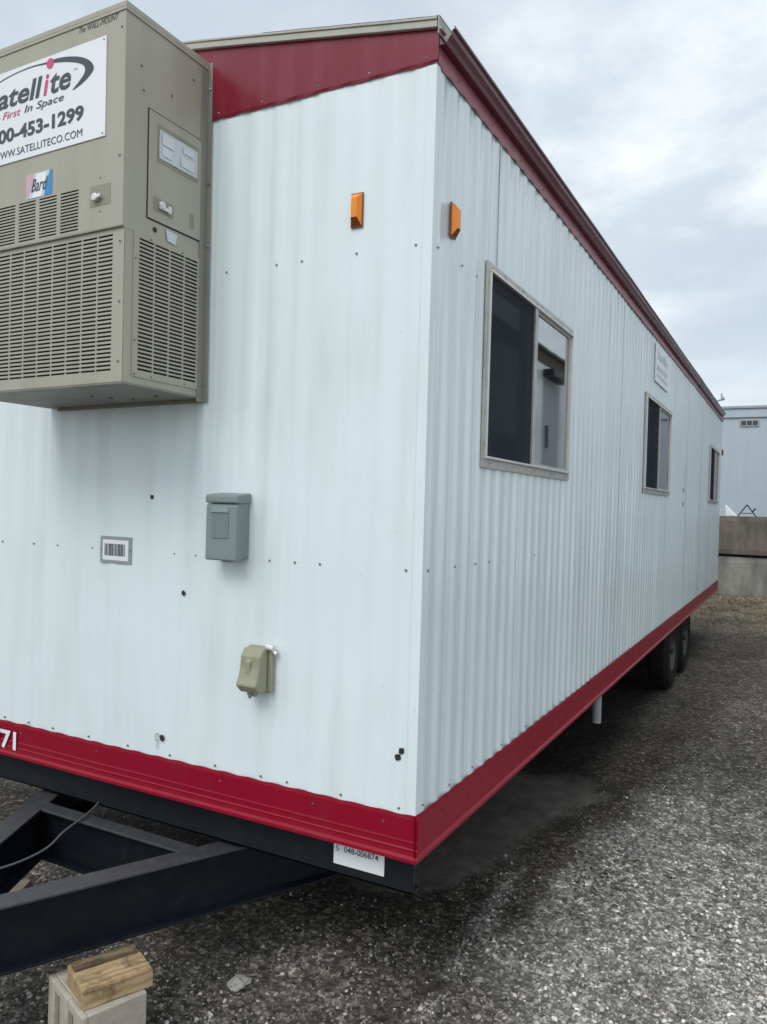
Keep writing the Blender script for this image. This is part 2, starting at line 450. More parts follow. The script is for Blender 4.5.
# roof
xs = [-.0 - WID * i / 24 for i in range(25)]
mb = MB()
for i in range(24):
    a, b = xs[i], xs[i + 1]
    mb.quad((a, -.006, roof_z(a) + .012), (b, -.006, roof_z(b) + .012), (b, L + .006, roof_z(b) + .012), (a, L + .006, roof_z(a) + .012))
mb.obj('roof', M['roof'], T)
def roof_strip(name, mat, y0, y1, z0, z1, x_from=0.006, x_to=-WID - .006):
    mb = MB(); K = 40
    for i in range(K + 1):
        x = x_from + (x_to - x_from) * i / K; xc = min(0, max(-WID, x)); wz = .0018 * noise.noise((x * 6, z0 * 3, 1))
        for (yy, zz) in ((y0, z0), (y1, z0), (y1, z1), (y0, z1)): mb.v.append((x, yy, roof_z(xc) + zz + wz))
    for i in range(K):
        for k in range(4): a = i * 4 + k; b = i * 4 + (k + 1) % 4; mb.f.append((a, b, b + 4, a + 4))
    mb.f.append((0, 1, 2, 3)); e = K * 4; mb.f.append((e, e + 1, e + 2, e + 3))
    return mb.obj(name, mat, T, bevel=.0015)
roof_strip('drip_edge', M['drip'], -.020, -.0075, -.004, .016)
roof_strip('drip_edge', M['drip'], -.024, -.004, .0165, .024)
roof_strip('roof_membrane', M['membrane'], -.016, .25, .0245, .031, x_from=.012, x_to=-.62)
roof_strip('roof_membrane', M['membrane'], .25, L, .0245, .030, x_from=.012, x_to=-.3)
# folded roof edge over the gutter
mb = MB(); mb.box(.0078, .012, -.018, L, 2.99, 3.041); mb.box(.0078, .020, -.018, .02, 3.000, 3.006); mb.obj('drip_edge', M['drip'], T, bevel=.001)
# ceiling and dark interior seen through the windows
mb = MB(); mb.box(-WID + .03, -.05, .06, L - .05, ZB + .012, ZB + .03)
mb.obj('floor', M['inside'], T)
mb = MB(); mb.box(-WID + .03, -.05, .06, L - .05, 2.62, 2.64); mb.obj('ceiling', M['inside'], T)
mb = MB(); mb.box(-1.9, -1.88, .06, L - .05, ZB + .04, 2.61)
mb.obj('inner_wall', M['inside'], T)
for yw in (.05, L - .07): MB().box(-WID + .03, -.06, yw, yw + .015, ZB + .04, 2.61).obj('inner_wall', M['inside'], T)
# underbelly and chassis
mb = MB(); mb.box(-WID + .03, -.03, .10, L - .03, .572, .588); mb.obj('underbelly', M['steel_b'], T)
mb = MB(); mb.box(-WID + .02, -.022, .050, .062, .462, .586); mb.box(-WID + .02, -.022, .050, .10, .462, .470)
mb.obj('header_beam', M['steel_b'], T, bevel=.002)
mb = MB(); mb.box(-.30, -.29, .105, L - .03, .47, .5715); mb.obj('rim_joist', M['steel_b'], T)
mb = MB(); mb.box(-WID + .29, -WID + .30, .105, L - .03, .47, .5715); mb.obj('rim_joist', M['steel_b'], T)
def ibeam(name, p0, p1, z0, z1, fw, parent, mats=('steel', 'flange')):
    p0, p1 = Vector(p0), Vector(p1); d = (p1 - p0); ln = d.length; d.normalize(); nrm = Vector((-d.y, d.x))
    def bx(mb, a, b, c, e):
        mb.prism([(a, c), (b, c), (b, e), (a, e)], 0, ln, lambda p, t: (*(p0 + d * t + nrm * p[0]), p[1]))
        return mb
    w = bx(MB(), -.004, .004, z0 + .009, z1 - .009).obj(name, M[mats[0]], parent)
    bx(MB(), -fw / 2, fw / 2, z1 - .0085, z1).obj('top_flange', M[mats[1]], w, bevel=.002)
    bx(MB(), -fw / 2, fw / 2, z0, z0 + .0085).obj('bottom_flange', M[mats[0]], w, bevel=.002)
    return w
for x in (-.50, -1.86): ibeam('chassis_rail', (x, .72), (x, L - .1), .26, .456, .09, T, ('steel', 'steel'))
for k in range(9):
    y = .6 + k * 1.05
    mb = MB(); mb.box(-WID + .05, -.16, y, y + .045, .462, .4695); mb.obj('outrigger', M['steel_b'], T)
# tow frame: two rails converging to the coupler and a cross member
CX = -1.178
for s in (1, -1):
    xa_ = CX + s * (CX * 0 + .435 + .215); xb_ = CX + s * .03
    # right rail centre line: x = -0.757 + 0.50*y
    p0 = (CX + s * (.421 + .50 * .70), .70); p1 = (CX + s * .02, -.80)
    ibeam('tow_rail', p0, p1, .25, .45, .085, T)
ibeam('tow_cross_member', (CX - .37, -.035), (CX + .37, -.035), .26, .449, .06, T)
mb = MB(); mb.box(CX - .05, CX + .05, -1.02, -.80, .30, .42); mb.box(CX - .035, CX + .035, -1.10, -1.02, .31, .40); mb.cyl((CX, -.9, .42), (CX, -.9, .55), .025)
mb.obj('coupler', M['steel'], T, bevel=.006)
# wheels
def wheel(y, x_out=-.015):
    r = .37; w = .20; xc = x_out - w
    prof = [(0, .20), (.01, .235), (0, .30), (.012, .345), (.04, r - .004), (.05, r), (.15, r), (.16, r - .004), (.19, .345), (w, .30), (.19, .235), (w - .01, .20)]
    mb = MB()
    mb.lathe(prof, (xc, 0, 0), n=48)
    for k in range(44):   # tread blocks
        t = 2 * PI * k / 44
        for a0, a1 in ((.045, .08), (.086, .118), (.124, .158)):
            i = len(mb.v)
            for rr in (r - .001, r + .006):
                for aa in (a0, a1):
                    for dt in (-.05, .05): mb.v.append((xc + aa, rr * math.cos(t + dt + aa), rr * math.sin(t + dt + aa)))
            for f in ((0, 1, 3, 2), (4, 6, 7, 5), (0, 4, 5, 1), (2, 3, 7, 6), (0, 2, 6, 4), (1, 5, 7, 3)): mb.f.append(tuple(i + q for q in f))
    wh = bpy.data.objects.new('wheel', None); COL.objects.link(wh); wh.parent = T; wh.location = (0, y, r + .002)
    mb.obj('tyre', M['rubber'], wh)
    rb = MB(); rb.lathe([(w - .012, .203), (w - .03, .19), (w - .07, .165), (w - .075, .10), (w - .05, .075), (w - .045, .05), (w - .01, .045), (w - .005, .02), (w - .005, 0)], (xc, 0, 0), n=32)
    for k in range(6):
        t = k * PI / 3; c = (xc + w - .06, .12 * math.cos(t), .12 * math.sin(t)); rb.cyl(c, (c[0] + .02, c[1], c[2]), .010, 6)
    rb.obj('rim', M['rim'], wh)
    return wh
for y in (5.62, 6.53):
    for flip in (0, 1):
        w = wheel(y)
        if flip: w.rotation_euler = (0, 0, PI); w.location.x = -WID
    mb = MB(); mb.cyl((-WID + .2, y, .372), (-.2, y, .372), .04, 16); mb.obj('axle', M['steel'], T)
    for x in (-.42, -1.94):
        mb = MB()
        for q in range(6):
            a0 = y - .33 + q * .11; mb.box(x - .03, x + .03, a0, a0 + .109, .30 - .045 * math.sin(PI * (q + .5) / 6), .318 - .045 * math.sin(PI * (q + .5) / 6))
        mb.obj('leaf_spring', M['steel'], T)
# drain pipe hanging from the floor
mb = MB(); mb.cyl((-.19, 3.24, .215), (-.19, 3.24, .57), .030, 20); mb.cyl((-.19, 3.24, .50), (-.19, 3.24, .53), .036, 20)
mb.obj('drain_pipe', M['pipe'], T, smooth=False)
# windows
def window(a, b, z0, z1, first):
    fr = .027
    mb = MB()
    for (u0, u1, v0, v1) in ((a, b, z1 - fr, z1), (a, b, z0, z0 + fr * 1.15), (a, a + fr * .75, z0 + fr * 1.15, z1 - fr), (b - fr * .75, b, z0 + fr * 1.15, z1 - fr)):
        mb.box(.0012, .0075, u0, u1, v0, v1)
    wdw = mb.obj('window', M['alu'], T, bevel=.0012)
    ia, ib, iz0, iz1 = a + fr * .75, b - fr * .75, z0 + fr * 1.15, z1 - fr
    mid = (a + b) / 2 - .030
    mb = MB()   # inner track and mullion
    t = .009
    mb.box(-.035, .018, ia, ib, iz1 - t, iz1); mb.box(-.035, .018, ia, ib, iz0, iz0 + t)
    mb.box(-.035, .016, ia, ia + t, iz0 + t, iz1 - t); mb.box(-.035, .016, ib - t, ib, iz0 + t, iz1 - t)
    mb.obj('frame', M['alu_bright'], wdw, bevel=.0015)
    mb = MB(); mb.box(-.028, .014, mid, mid + .034, iz0 + t, iz1 - t); mb.obj('mullion', M['alu'], wdw, bevel=.0015)
    mb = MB(); y0, y1 = mid + .035, ib - t - .001
    for q in ((y0, y1, iz1 - t - .011, iz1 - t), (y0, y1, iz0 + t, iz0 + t + .011), (y0, y0 + .010, iz0 + t + .011, iz1 - t - .011), (y1 - .010, y1, iz0 + t + .011, iz1 - t - .011)):
        mb.box(-.015, .003, *q)
    mb.obj('sash', M['alu'], wdw, bevel=.001)
    mb = MB(); mb.box(-.004, -.002, y0 + .009, y1 - .009, iz0 + t + .010, iz1 - t - .010); mb.obj('glass', M['glass'], wdw)
    mb = MB(); mb.box(-.024, -.021, ia + t, mid, iz0 + t, iz1 - t); mb.obj('glass', M['glass'], wdw)
    mb = MB(); mb.quad((.006, ia + t, iz0 + t), (.006, mid, iz0 + t), (.006, mid, iz1 - t), (.006, ia + t, iz1 - t)); mb.obj('insect_screen', M['screen'], wdw)
    if first:   # half lowered blind inside
        mb = MB()
        for k in range(5):
            z = iz1 - .02 - k * .022; mb.quad((-.13, ia, z), (-.13, ib, z), (-.115, ib, z - .014), (-.115, ia, z - .014))
        mb.obj('blind', M['blind'], wdw)
    return wdw
for i, (a, b) in enumerate(WINS):
    window(a, b, WZ[0], WZ[1], True)
    if i == 0:
        for k in range(9):
            u = a + .05 + k * (b - a - .1) / 8; screw((.0075, u, WZ[1] - .016), 'side', T, .7)
            if k % 2 == 0: screw((.0075, u + .03, WZ[0] + .018), 'side', T, .7)
        for k in range(6): screw((.0075, a + .012, WZ[0] + .08 + k * .11), 'side', T, .6); screw((.0075, b - .012, WZ[0] + .08 + k * .11), 'side', T, .6)
# screws in the siding
for x in (-1.862, -1.677, -1.541, -1.352, -.95, -.854, -.544, -.446, -.352, -.052): screw((x, -.001, 1.439), 'front', T)
for x in (-.753, -.549, -.451, -.251, -.050): screw((x, -.001, 2.395), 'front', T)
for x in (-1.95, -1.824, -1.681, -1.543, -1.348, -1.148, -.948, -.746, -.556, -.453, -.252, -.052): screw((x, -.002, .736), 'front', T)
for x in (-1.72, -1.3, -.72, -.35, -.1): screw((x, -.006, .69), 'front', T, .8)
for x in (-.80, -.62, -.4, -.22, -.03): screw((x, -.0065, ZT + .022), 'front', T, .9)
for y in (.04, .245, .425, .558, 1.1, 1.9, 2.6): screw((.001, y, 1.439), 'side', T)
for y in (.045, .233, .36): screw((.001, y, 2.395), 'side', T)
for k in range(14): screw((.0065, .15 + k * .3, ZT + .022), 'side', T, 1.0)
for y in (.05, .25, .45, .75, 1.05, 1.45): screw((.002, y, .74), 'side', T, .9); screw((.0065, y + .12, .67), 'side', T, .8)
for z in (1.851, 1.72):
    mb = MB(); mb.cyl((.001, 5.76, z), (.006, 5.76, z), .022, 12); mb.obj('patch_plug', M['grey_tag'], T)
# holes and scuffs in the end wall
for x, z, r in ((-1.060, 1.634, .0080), (-.904, 1.306, .0085), (-.048, .906, .0095), (-.060, .886, .0095), (-.985, .790, .010)):
    mb = MB(); mb.prism([(x + r * (.75 + .4 * random.random()) * math.cos(q * PI / 7), z + r * (.8 + .5 * random.random()) * math.sin(q * PI / 7)) for q in range(14)], .0005, .0040, lambda p, t: (p[0], -t, p[1])); mb.obj('hole', M['hole'], T)
mb = MB(); K = 22
ring = [(-1.006 + .011 * math.cos(2 * PI * k / K), .790 + .014 * math.sin(2 * PI * k / K)) for k in range(K)]
for k in range(K):
    a, b = ring[k], ring[(k + 1) % K]; c = (-1.006, .790)
    f = .72
    mb.quad((a[0], -.0042, a[1]), (b[0], -.0042, b[1]), (c[0] + (b[0] - c[0]) * f, -.0042, c[1] + (b[1] - c[1]) * f), (c[0] + (a[0] - c[0]) * f, -.0042, c[1] + (a[1] - c[1]) * f))
mb.obj('stain_ring', M['chip'], T)
mb = MB(); mb.quad((-1.008, -.0041, .775), (-1.004, -.0041, .775), (-1.005, -.0041, .745), (-1.007, -.0041, .745)); mb.obj('stain_ring', M['chip'], T)
# fleet number on the skirt
text('fleet_number', '771', FRONT(0.0), -1.885, -1.740, .616, .690, M['sign_white'], T, bold=.03, w=.0115)
# id label plate with bars
mb = MB(); mb.box(-1.308, -1.150, -.0055, -.001, 1.389, 1.487); idl = mb.obj('barcode_plate', M['grey_tag'], T, bevel=.001)
mb = MB(); mb.box(-1.294, -1.166, -.0066, -.0055, 1.400, 1.474); mb.obj('label_face', M['sign_white'], idl)
mb = MB(); x = -1.284; rr = random.Random(3)
while x < -1.180:
    w = rr.choice((.0018, .0028, .004)); mb.box(x, x + w, -.0072, -.0066, 1.416, 1.460); x += w + rr.choice((.0015, .0022, .003))
mb.obj('bars', M['ink'], idl)
screw((-1.303, -.006, 1.437), 'front', T, .8); screw((-1.155, -.006, 1.437), 'front', T, .8)
# serial plate on the header beam
mb = MB(); mb.box(-.300, -.120, .0455, .050, .496, .583); sp = mb.obj('serial_plate', M['sign_white'], T, bevel=.001)
text('serial_number', '048-006874', FRONT(.0455), -.262, -.140, .538, .5575, M['ink'], sp, bold=.01, w=.0006)
text('serial_number', '5', FRONT(.0455), -.293, -.281, .538, .556, M['ink'], sp, w=.0006)
# amber marker lamps
def marker(pl, u, v, label):
    h, w, d = .053, .021, .025
    mb = MB(); mb.prism([(-w, -h), (w, -h), (w, h), (-w, h)], 0, .006, lambda p, t: pl(u + p[0], v + p[1], t + .001))
    ml = mb.obj('marker_lamp', M['amber_dark'], T, bevel=.002); ml['label'] = label
    mb = MB(); o_ = [(-w * .85, -h * .93), (w * .85, -h * .93), (w * .85, h * .93), (-w * .85, h * .93)]; i_ = [(-w * .5, -h * .50), (w * .5, -h * .50), (w * .45, h * .60), (-w * .45, h * .60)]
    A = [pl(u + p[0], v + p[1], .0072) for p in o_]; B = [pl(u + p[0], v + p[1], d) for p in i_]
    mb.quad(*B)
    for k in (1, 2, 3): mb.quad(A[k], A[(k + 1) % 4], B[(k + 1) % 4], B[k])
    mb.obj('lens', M['amber'], ml, bevel=.0025)
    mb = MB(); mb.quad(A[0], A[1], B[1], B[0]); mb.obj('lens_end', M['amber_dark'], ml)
marker(F0, -.251, 2.525, 'amber marker lamp on the end wall')
marker(S0, .143, 2.505, 'amber marker lamp on the side wall')
mb = MB(); mb.box(-.02, .022, L - .0, L + .03, 2.45, 2.53); mb.obj('rear_lamp', M['amber_dark'], T, bevel=.008)
# bracket at the far roof end
mb = MB(); mb.cyl((-.10, L - .05, 3.02), (-.10, L - .05, 3.24), .012, 8); mb.cyl((-.14, L - .05, 3.19), (.02, L - .05, 3.22), .012, 8)
mb.cyl((-.02, L - .05, 3.21), (-.02, L - .05, 3.30), .010, 8); mb.box(-.02, .015, L - .08, L - .02, 3.215, 3.25); mb.obj('roof_bracket', M['bld_trim'], T)

# faint plaque on the side wall
P = thing('company_plaque', 'faded white plaque with faint lettering high on the side wall above the second window', 'sign')
mb = MB(); mb.box(.0035, .007, 3.93, 4.60, 2.600, 2.878); mb.obj('panel', M['sign_white'], P, bevel=.001)
PS = SIDE(.007)
text('lettering', 'Satellite', PS, 4.02, 4.50, 2.775, 2.845, M['ink_faint'], P, bold=.01, shear=.2)
text('lettering', '800-453-1299', PS, 4.0, 4.52, 2.69, 2.73, M['ink_faint'], P, bold=.01)
text('lettering', 'WWW.SATELLITECO.COM', PS, 4.0, 4.52, 2.64, 2.665, M['ink_faint'], P, bold=.01)

# ------------------------------------------------------------------ wall-mounted air conditioner
A = thing('air_conditioner', 'big tan wall-mounted air conditioner with louvred grilles on the trailer end', 'air conditioner')
AX, AL, AD, AB, AT_ = -.840, -1.600, .366, 1.972, 3.100
mb = MB(); mb.box(AL + .02, AX - .02, -AD + .02, -.008, AB + .01, AT_ - .01); mb.obj('inner_chassis', M['duct'], A)
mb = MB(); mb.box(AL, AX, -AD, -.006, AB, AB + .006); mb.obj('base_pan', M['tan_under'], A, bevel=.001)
mb = MB(); mb.box(AL - .002, AL + .002, -AD, -.006, AB + .006, AT_); mb.obj('side_panel', M['tan'], A)
def cuts(lo, hi, cols, rows):
    us = {lo[0], hi[0]}; vs = {lo[1], hi[1]}
    for a, b in cols: us |= {a, b}
    for a, b in rows: vs |= {a, b}
    return sorted(us), sorted(vs)
def inr(c, rs): return any(a < c < b for a, b in rs)
def grille(name, lo, hi, cols, rows, pl, parent, mat=M['tan']):
    us, vs = cuts(lo, hi, cols, rows)
    return sheet(name, us, vs, lambda u, v: inr(u, cols) and inr(v, rows), pl, mat, parent, .003)
# lower front grille
cols = [(-.887 - k * .0672 - .0617, -.887 - k * .0672) for k in range(10)]
rows = [(2.0135 + k * .01270, 2.0135 + k * .01270 + .0060) for k in range(33)]
g1 = grille('front_grille', (AL, AB + .0065), (AX - .0005, 2.4445), cols, rows, lambda u, v, w=0: (u, -AD - .001 - w, v), A)
# upper front panel with louvres, a little proud
cols = [(-1.030 - k * .0985 - .081, -1.030 - k * .0985) for k in range(5)]
rows = [(2.4565 + k * .0101, 2.4565 + k * .0101 + .0050) for k in range(13)]
g2 = grille('front_panel', (AL, 2.4465), (AX, AT_ - .005), cols, rows, lambda u, v, w=0: (u, -AD - .0085 - w, v), A)
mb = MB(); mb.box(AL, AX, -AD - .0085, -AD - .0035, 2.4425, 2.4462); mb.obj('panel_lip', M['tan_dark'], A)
# side face (above), side grille
mb = MB(); mb.box(AX - .003, AX, -AD - .0055, -.006, 2.4400, AT_ - .002); mb.box(AX - .003, AX - .0005, -AD, -.006, AB + .0065, 2.4400 - .001)
# leave the grille zone open by building the lower side as a holed sheet instead
mb = MB(); mb.box(AX - .003, AX, -AD - .0055, -.006, 2.4400, AT_ - .002); mb.obj('side_panel', M['tan'], A)
cols = [(-.308 + k * .0670, -.308 + k * .0670 + .0615) for k in range(4)]
rows = [(2.022 + k * .01245, 2.022 + k * .01245 + .0063) for k in range(33)]
us, vs = cuts((-AD, AB + .0065), (-.006, 2.4392), cols, rows)
sheet('side_panel', us, vs, lambda u, v: inr(u, [(-.312, -.045)]) and inr(v, [(2.022, 2.43)]), lambda u, v, w=0: (AX - .0005 + w, u, v), M['tan'], A, .002)
grille('side_grille', (-.330, 2.000), (-.031, 2.441), cols, rows, lambda u, v, w=0: (AX + .0030 + w, u, v), A)
# cap
mb = MB(); mb.box(AL - .004, AX + .004, -AD - .0115, -.006, AT_ - .004, AT_ + .012)
mb.box(AL - .004, AX + .004, -AD - .0115, -AD - .0090, AT_ - .014, AT_ - .004); mb.box(AX + .0008, AX + .004, -AD - .0088, -.006, AT_ - .014, AT_ - .004)
mb.obj('top_cap', M['tan'], A, bevel=.002)
# mounting flange on the trailer wall
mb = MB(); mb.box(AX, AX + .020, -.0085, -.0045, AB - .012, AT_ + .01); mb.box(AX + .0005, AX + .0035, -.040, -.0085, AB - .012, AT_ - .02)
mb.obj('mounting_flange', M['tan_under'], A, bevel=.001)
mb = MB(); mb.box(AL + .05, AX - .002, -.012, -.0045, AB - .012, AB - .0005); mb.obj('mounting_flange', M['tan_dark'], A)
for z in (3.02, 2.70, 2.49, 2.02): screw((AX + .0125, -.0085, z), 'front', A, 1.5)
for z in (3.04, 2.655, 2.40, 2.22, 2.04): screw((AX - .016, -AD - .0095 if z > 2.44 else -AD - .002, z), 'front', A, 1.0)
for y, z in ((-.31, 2.95), (-.18, 2.92), (-.08, 3.02), (-.30, 2.88), (-.03, 2.64), (-.02, 2.9)): screw((AX + .001, y, z), 'side', A, .9)
for y, z in ((-.322, 2.36), (-.322, 2.11), (-.26, 2.434), (-.12, 2.434), (-.036, 2.34), (-.036, 2.10), (-.25, 2.008), (-.10, 2.008), (-.322, 2.008)): screw((AX + .0035, y, z), 'side', A, .8)
PINS = [(-1.152, -.201), (-1.113, -.153), (-1.064, -.101), (-.936, -.126), (-.961, -.022)]
for px_, py_ in PINS: screw((px_, py_, AB - .0005), 'down', A, 1.8)
screw((-1.52, -.02, AB - .001), 'down', A, 1.4)
# control door on the side
DX = AX + .0045
mb = MB(); mb.box(AX + .0005, DX, -.276, -.040, 2.500, 2.834); dr = mb.obj('control_door', M['tan'], A, bevel=.0012)
mb = MB(); mb.box(AX + .0002, AX + .0018, -.280, -.037, 2.496, 2.838); mb.obj('door_gap', M['duct'], dr)
mb = MB(); mb.box(DX, DX + .0008, -.243, -.055, 2.684, 2.803); mb.obj('label_recess', M['tan_dark'], dr)
mb = MB(); nn = 12
for i in range(nn + 1):
    for j in range(7):
        u = -.236 + .176 * i / nn; v = 2.698 + .09 * j / 6
        mb.v.append((DX + .0025 + .0016 * noise.noise((u * 40, v * 40, 1)), u, v))
for i in range(nn):
    for j in range(6): a = i * 7 + j; mb.f.append((a, a + 7, a + 8, a + 1))
lb = mb.obj('rating_label', M['silver'], dr, smooth=True)
mb = MB()
for (u0, u1, v0, v1) in ((-.225, -.17, 2.745, 2.778), (-.225, -.18, 2.71, 2.735), (-.13, -.08, 2.755, 2.775), (-.14, -.08, 2.71, 2.742)): MB().box(DX + .0042, DX + .0046, u0, u1, v0, v1).obj('print_block', M['ink_faint'], lb)
mb = MB(); mb.box(DX, DX + .0015, -.255, -.168, 2.530, 2.572); lt = mb.obj('latch_plate', M['tan_dark'], dr)
mb = MB(); mb.cyl((DX + .0015, -.225, 2.552), (DX + .014, -.225, 2.552), .012, 14); mb.box(DX + .004, DX + .011, -.235, -.185, 2.538, 2.550); mb.box(DX + .002, DX + .013, -.200, -.186, 2.535, 2.558)
mb.obj('latch', M['alu_bright'], dr, bevel=.002)
mb = MB(); mb.box(AX + .0046, AX + .0052, -.092, -.070, 2.525, 2.575); mb.obj('latch_plate', M['tan_dark'], A)
mb = MB(); mb.cyl((AX + .0005, -.243, 2.471), (AX + .002, -.243, 2.471), .0085, 16); mb.obj('cable_hole', M['duct'], A)
mb = MB(); mb.quad((AX + .0035, -.197, 2.488), (AX + .0035, -.145, 2.484), (AX + .0035, -.152, 2.449), (AX + .0035, -.190, 2.453)); st = mb.obj('sticker', M['silver'], A)
mb = MB(); mb.box(AX + .0037, AX + .0042, -.186, -.158, 2.466, 2.474); mb.obj('print_block', M['ink_faint'], st)
# front latch plate, lettering and maker badge
FP = FRONT(-AD - .0085)
mb = MB(); mb.prism([(-.978, 2.517), (-.892, 2.517), (-.892, 2.580), (-.978, 2.580)], 0, .001, lambda p, t: FP(p[0], p[1], t)); mb.obj('latch_plate', M['tan_dark'], A)
mb = MB(); mb.cyl(FP(-.948, 2.541, .001), FP(-.948, 2.541, .015), .012, 14); mb.prism([(-.962, 2.531), (-.925, 2.537), (-.924, 2.548), (-.96, 2.548)], .008, .014, lambda p, t: FP(p[0], p[1], t)); mb.obj('latch', M['alu_bright'], A, bevel=.002)
screw(FP(-.936, 2.602), 'front', A, .9); screw(FP(-.936, 2.500), 'front', A, .9)
text('lettering', 'The WALL-MOUNT', FP, -1.040, -.870, 3.0650, 3.0840, M['ink'], A, shear=.3)
def poly(name, pts, w, mat, parent, pl=FP):
    mb = MB(); mb.quad(*[pl(p[0], p[1], w) for p in pts]); o = mb.obj(name, mat, parent, fix=False); return o
bd = poly('maker_badge', [(-1.272, 2.590), (-1.150, 2.590), (-1.150, 2.668), (-1.272, 2.668)], .0008, M['silver'], A)
poly('badge_stripe', [(-1.272, 2.600), (-1.262, 2.590), (-1.235, 2.668), (-1.272, 2.668)], .0012, M['pale_pink'], bd)
poly('badge_stripe', [(-1.188, 2.590), (-1.150, 2.590), (-1.150, 2.668), (-1.162, 2.668)], .0012, M['blue'], bd)
poly('badge_face', [(-1.245, 2.590), (-1.200, 2.590), (-1.174, 2.664), (-1.222, 2.664)], .0014, M['sign_white'], bd)
text('badge_name', 'Bard', FP, -1.248, -1.170, 2.608, 2.650, M['ink'], bd, bold=.015, shear=.4, w=.0020)

# company sign on the front
SG = thing('company_sign', 'white rectangular company sign with swoosh logo, phone number and web address on the air conditioner', 'sign')
sx0, sx1, sz0, sz1 = -1.560, -.930, 2.724, 3.028
mb = MB(); mb.prism([(sx0, sz0), (sx1, sz0), (sx1, sz1), (sx0, sz1)], .0002, .0035, lambda p, t: FP(p[0], p[1], t)); mb.obj('panel', M['sign_white'], SG, bevel=.001)
SP = FRONT(-AD - .0085 - .0035)
sw = [(-1.545, 2.962), (-1.50, 2.985), (-1.430, 3.002), (-1.345, 3.013), (-1.262, 3.0155), (-1.20, 3.0115), (-1.150, 3.0115), (-1.100, 3.0050), (-1.043, 2.990), (-1.000, 2.968), (-.982, 2.944), (-.994, 2.925), (-1.030, 2.906), (-1.074, 2.894),
      (-1.041, 2.918), (-1.022, 2.936), (-1.022, 2.954), (-1.044, 2.970), (-1.090, 2.986), (-1.150, 2.999), (-1.200, 3.0055), (-1.262, 3.0115), (-1.345, 3.0095), (-1.430, 2.998), (-1.50, 2.980)]
mb = MB(); sc_ = smooth_curve(sw, 5)
half = len(sc_)
mb.quad(*[SP(p[0], p[1], .0008) for p in sc_]); mb.obj('swoosh', M['ink'], SG, fix=False)
ball = [(-1.178 + .0165 * math.cos(2 * PI * k / 24), 3.003 + .0165 * math.sin(2 * PI * k / 24)) for k in range(24)]
poly('logo_dot', ball, .0014, M['pink'], SG, SP)
text('lettering', 'Satell', SP, -1.487, -1.213, 2.906, 2.974, M['ink'], SG, bold=.022, shear=.18)
text('lettering', 'i', SP, -1.207, -1.182, 2.906, 2.972, M['pink'], SG, bold=.022, shear=.18)
text('lettering', 'te', SP, -1.176, -1.082, 2.904, 2.967, M['ink'], SG, bold=.022, shear=.18)
text('lettering', 'TM', SP, -1.070, -1.053, 2.9535, 2.959, M['ink'], SG)
mb = MB(); mb.prism([(-1.437, 2.879), (-1.417, 2.879), (-1.417, 2.883), (-1.437, 2.883)], 0, .0008, lambda p, t: SP(p[0], p[1], t)); mb.obj('dash', M['ink'], SG)
text('lettering', 'First', SP, -1.404, -1.316, 2.8705, 2.8945, M['pink'], SG, bold=.006, shear=.25)
text('lettering', 'In Space', SP, -1.297, -1.112, 2.8645, 2.8955, M['ink'], SG, bold=.004, shear=.25)
text('lettering', '800-453-1299', SP, -1.463, -1.022, 2.792, 2.8395, M['ink'], SG, bold=.034)
text('lettering', 'WWW.SATELLITECO.COM', SP, -1.450, -1.027, 2.7425, 2.7665, M['ink'], SG)
for u in (sx0 + .012, sx1 - .010):
    for v in (sz0 + .010, sz1 - .010): screw(SP(u, v), 'front', SG, .8)

# the unit hangs very slightly out of plumb
TILT = -.0105
for o_, dx in ((A, 0.0), (SG, .013)):
    o_.rotation_euler = (0, TILT, 0); o_.location = (-2.10 * math.sin(TILT) + dx, 0, -.84 * math.sin(-TILT) * -1)

# ------------------------------------------------------------------ electrical box and outlet cover
B = thing('electrical_box', 'grey metal disconnect box with hinged cover on the trailer end wall', 'electrical box')
bx0, bx1, bz0, bz1 = -.752, -.626, 1.434, 1.648
mb = MB(); mb.box(bx0 + .004, bx1 - .002, -.055, -.002, bz0 + .006, bz1 - .004); mb.obj('enclosure', M['grey_box'], B, bevel=.006)
mb = MB(); mb.prism([(-.040, bz0), (-.072, bz0), (-.074, bz0 + .006), (-.074, bz1 - .034), (-.066, bz1 - .029), (-.040, bz1 - .029)], bx0, bx1, lambda p, t: (t, p[0], p[1])); cv = mb.obj('cover', M['grey_box'], B, bevel=.004)
mb = MB(); mb.prism([(-.002, bz1 - .0275), (-.070, bz1 - .0275), (-.078, bz1 - .026), (-.078, bz1 - .004), (-.074, bz1), (-.002, bz1 + .008)], bx0 - .002, bx1 + .003, lambda p, t: (t, p[0], p[1])); mb.obj('hood', M['grey_box'], B, bevel=.005)
mb = MB(); mb.box(bx0 + .026, bx1 - .030, -.0765, -.0735, bz0 + .072, bz1 - .060); mb.obj('cover_panel', M['grey_box_l'], cv, bevel=.002)
mb = MB(); mb.prism([(-.074, bz1 - .060), (-.074, bz1 - .038), (-.080, bz1 - .058)], bx0 + .022, bx1 - .032, lambda p, t: (t, p[0], p[1])); mb.obj('pull_tab', M['grey_box'], cv, bevel=.002)
mb = MB(); mb.cyl((-.690, -.035, bz0 - .005), (-.690, -.035, bz0 + .01), .018, 16); mb.obj('conduit_hub', M['grey_box_l'], B)

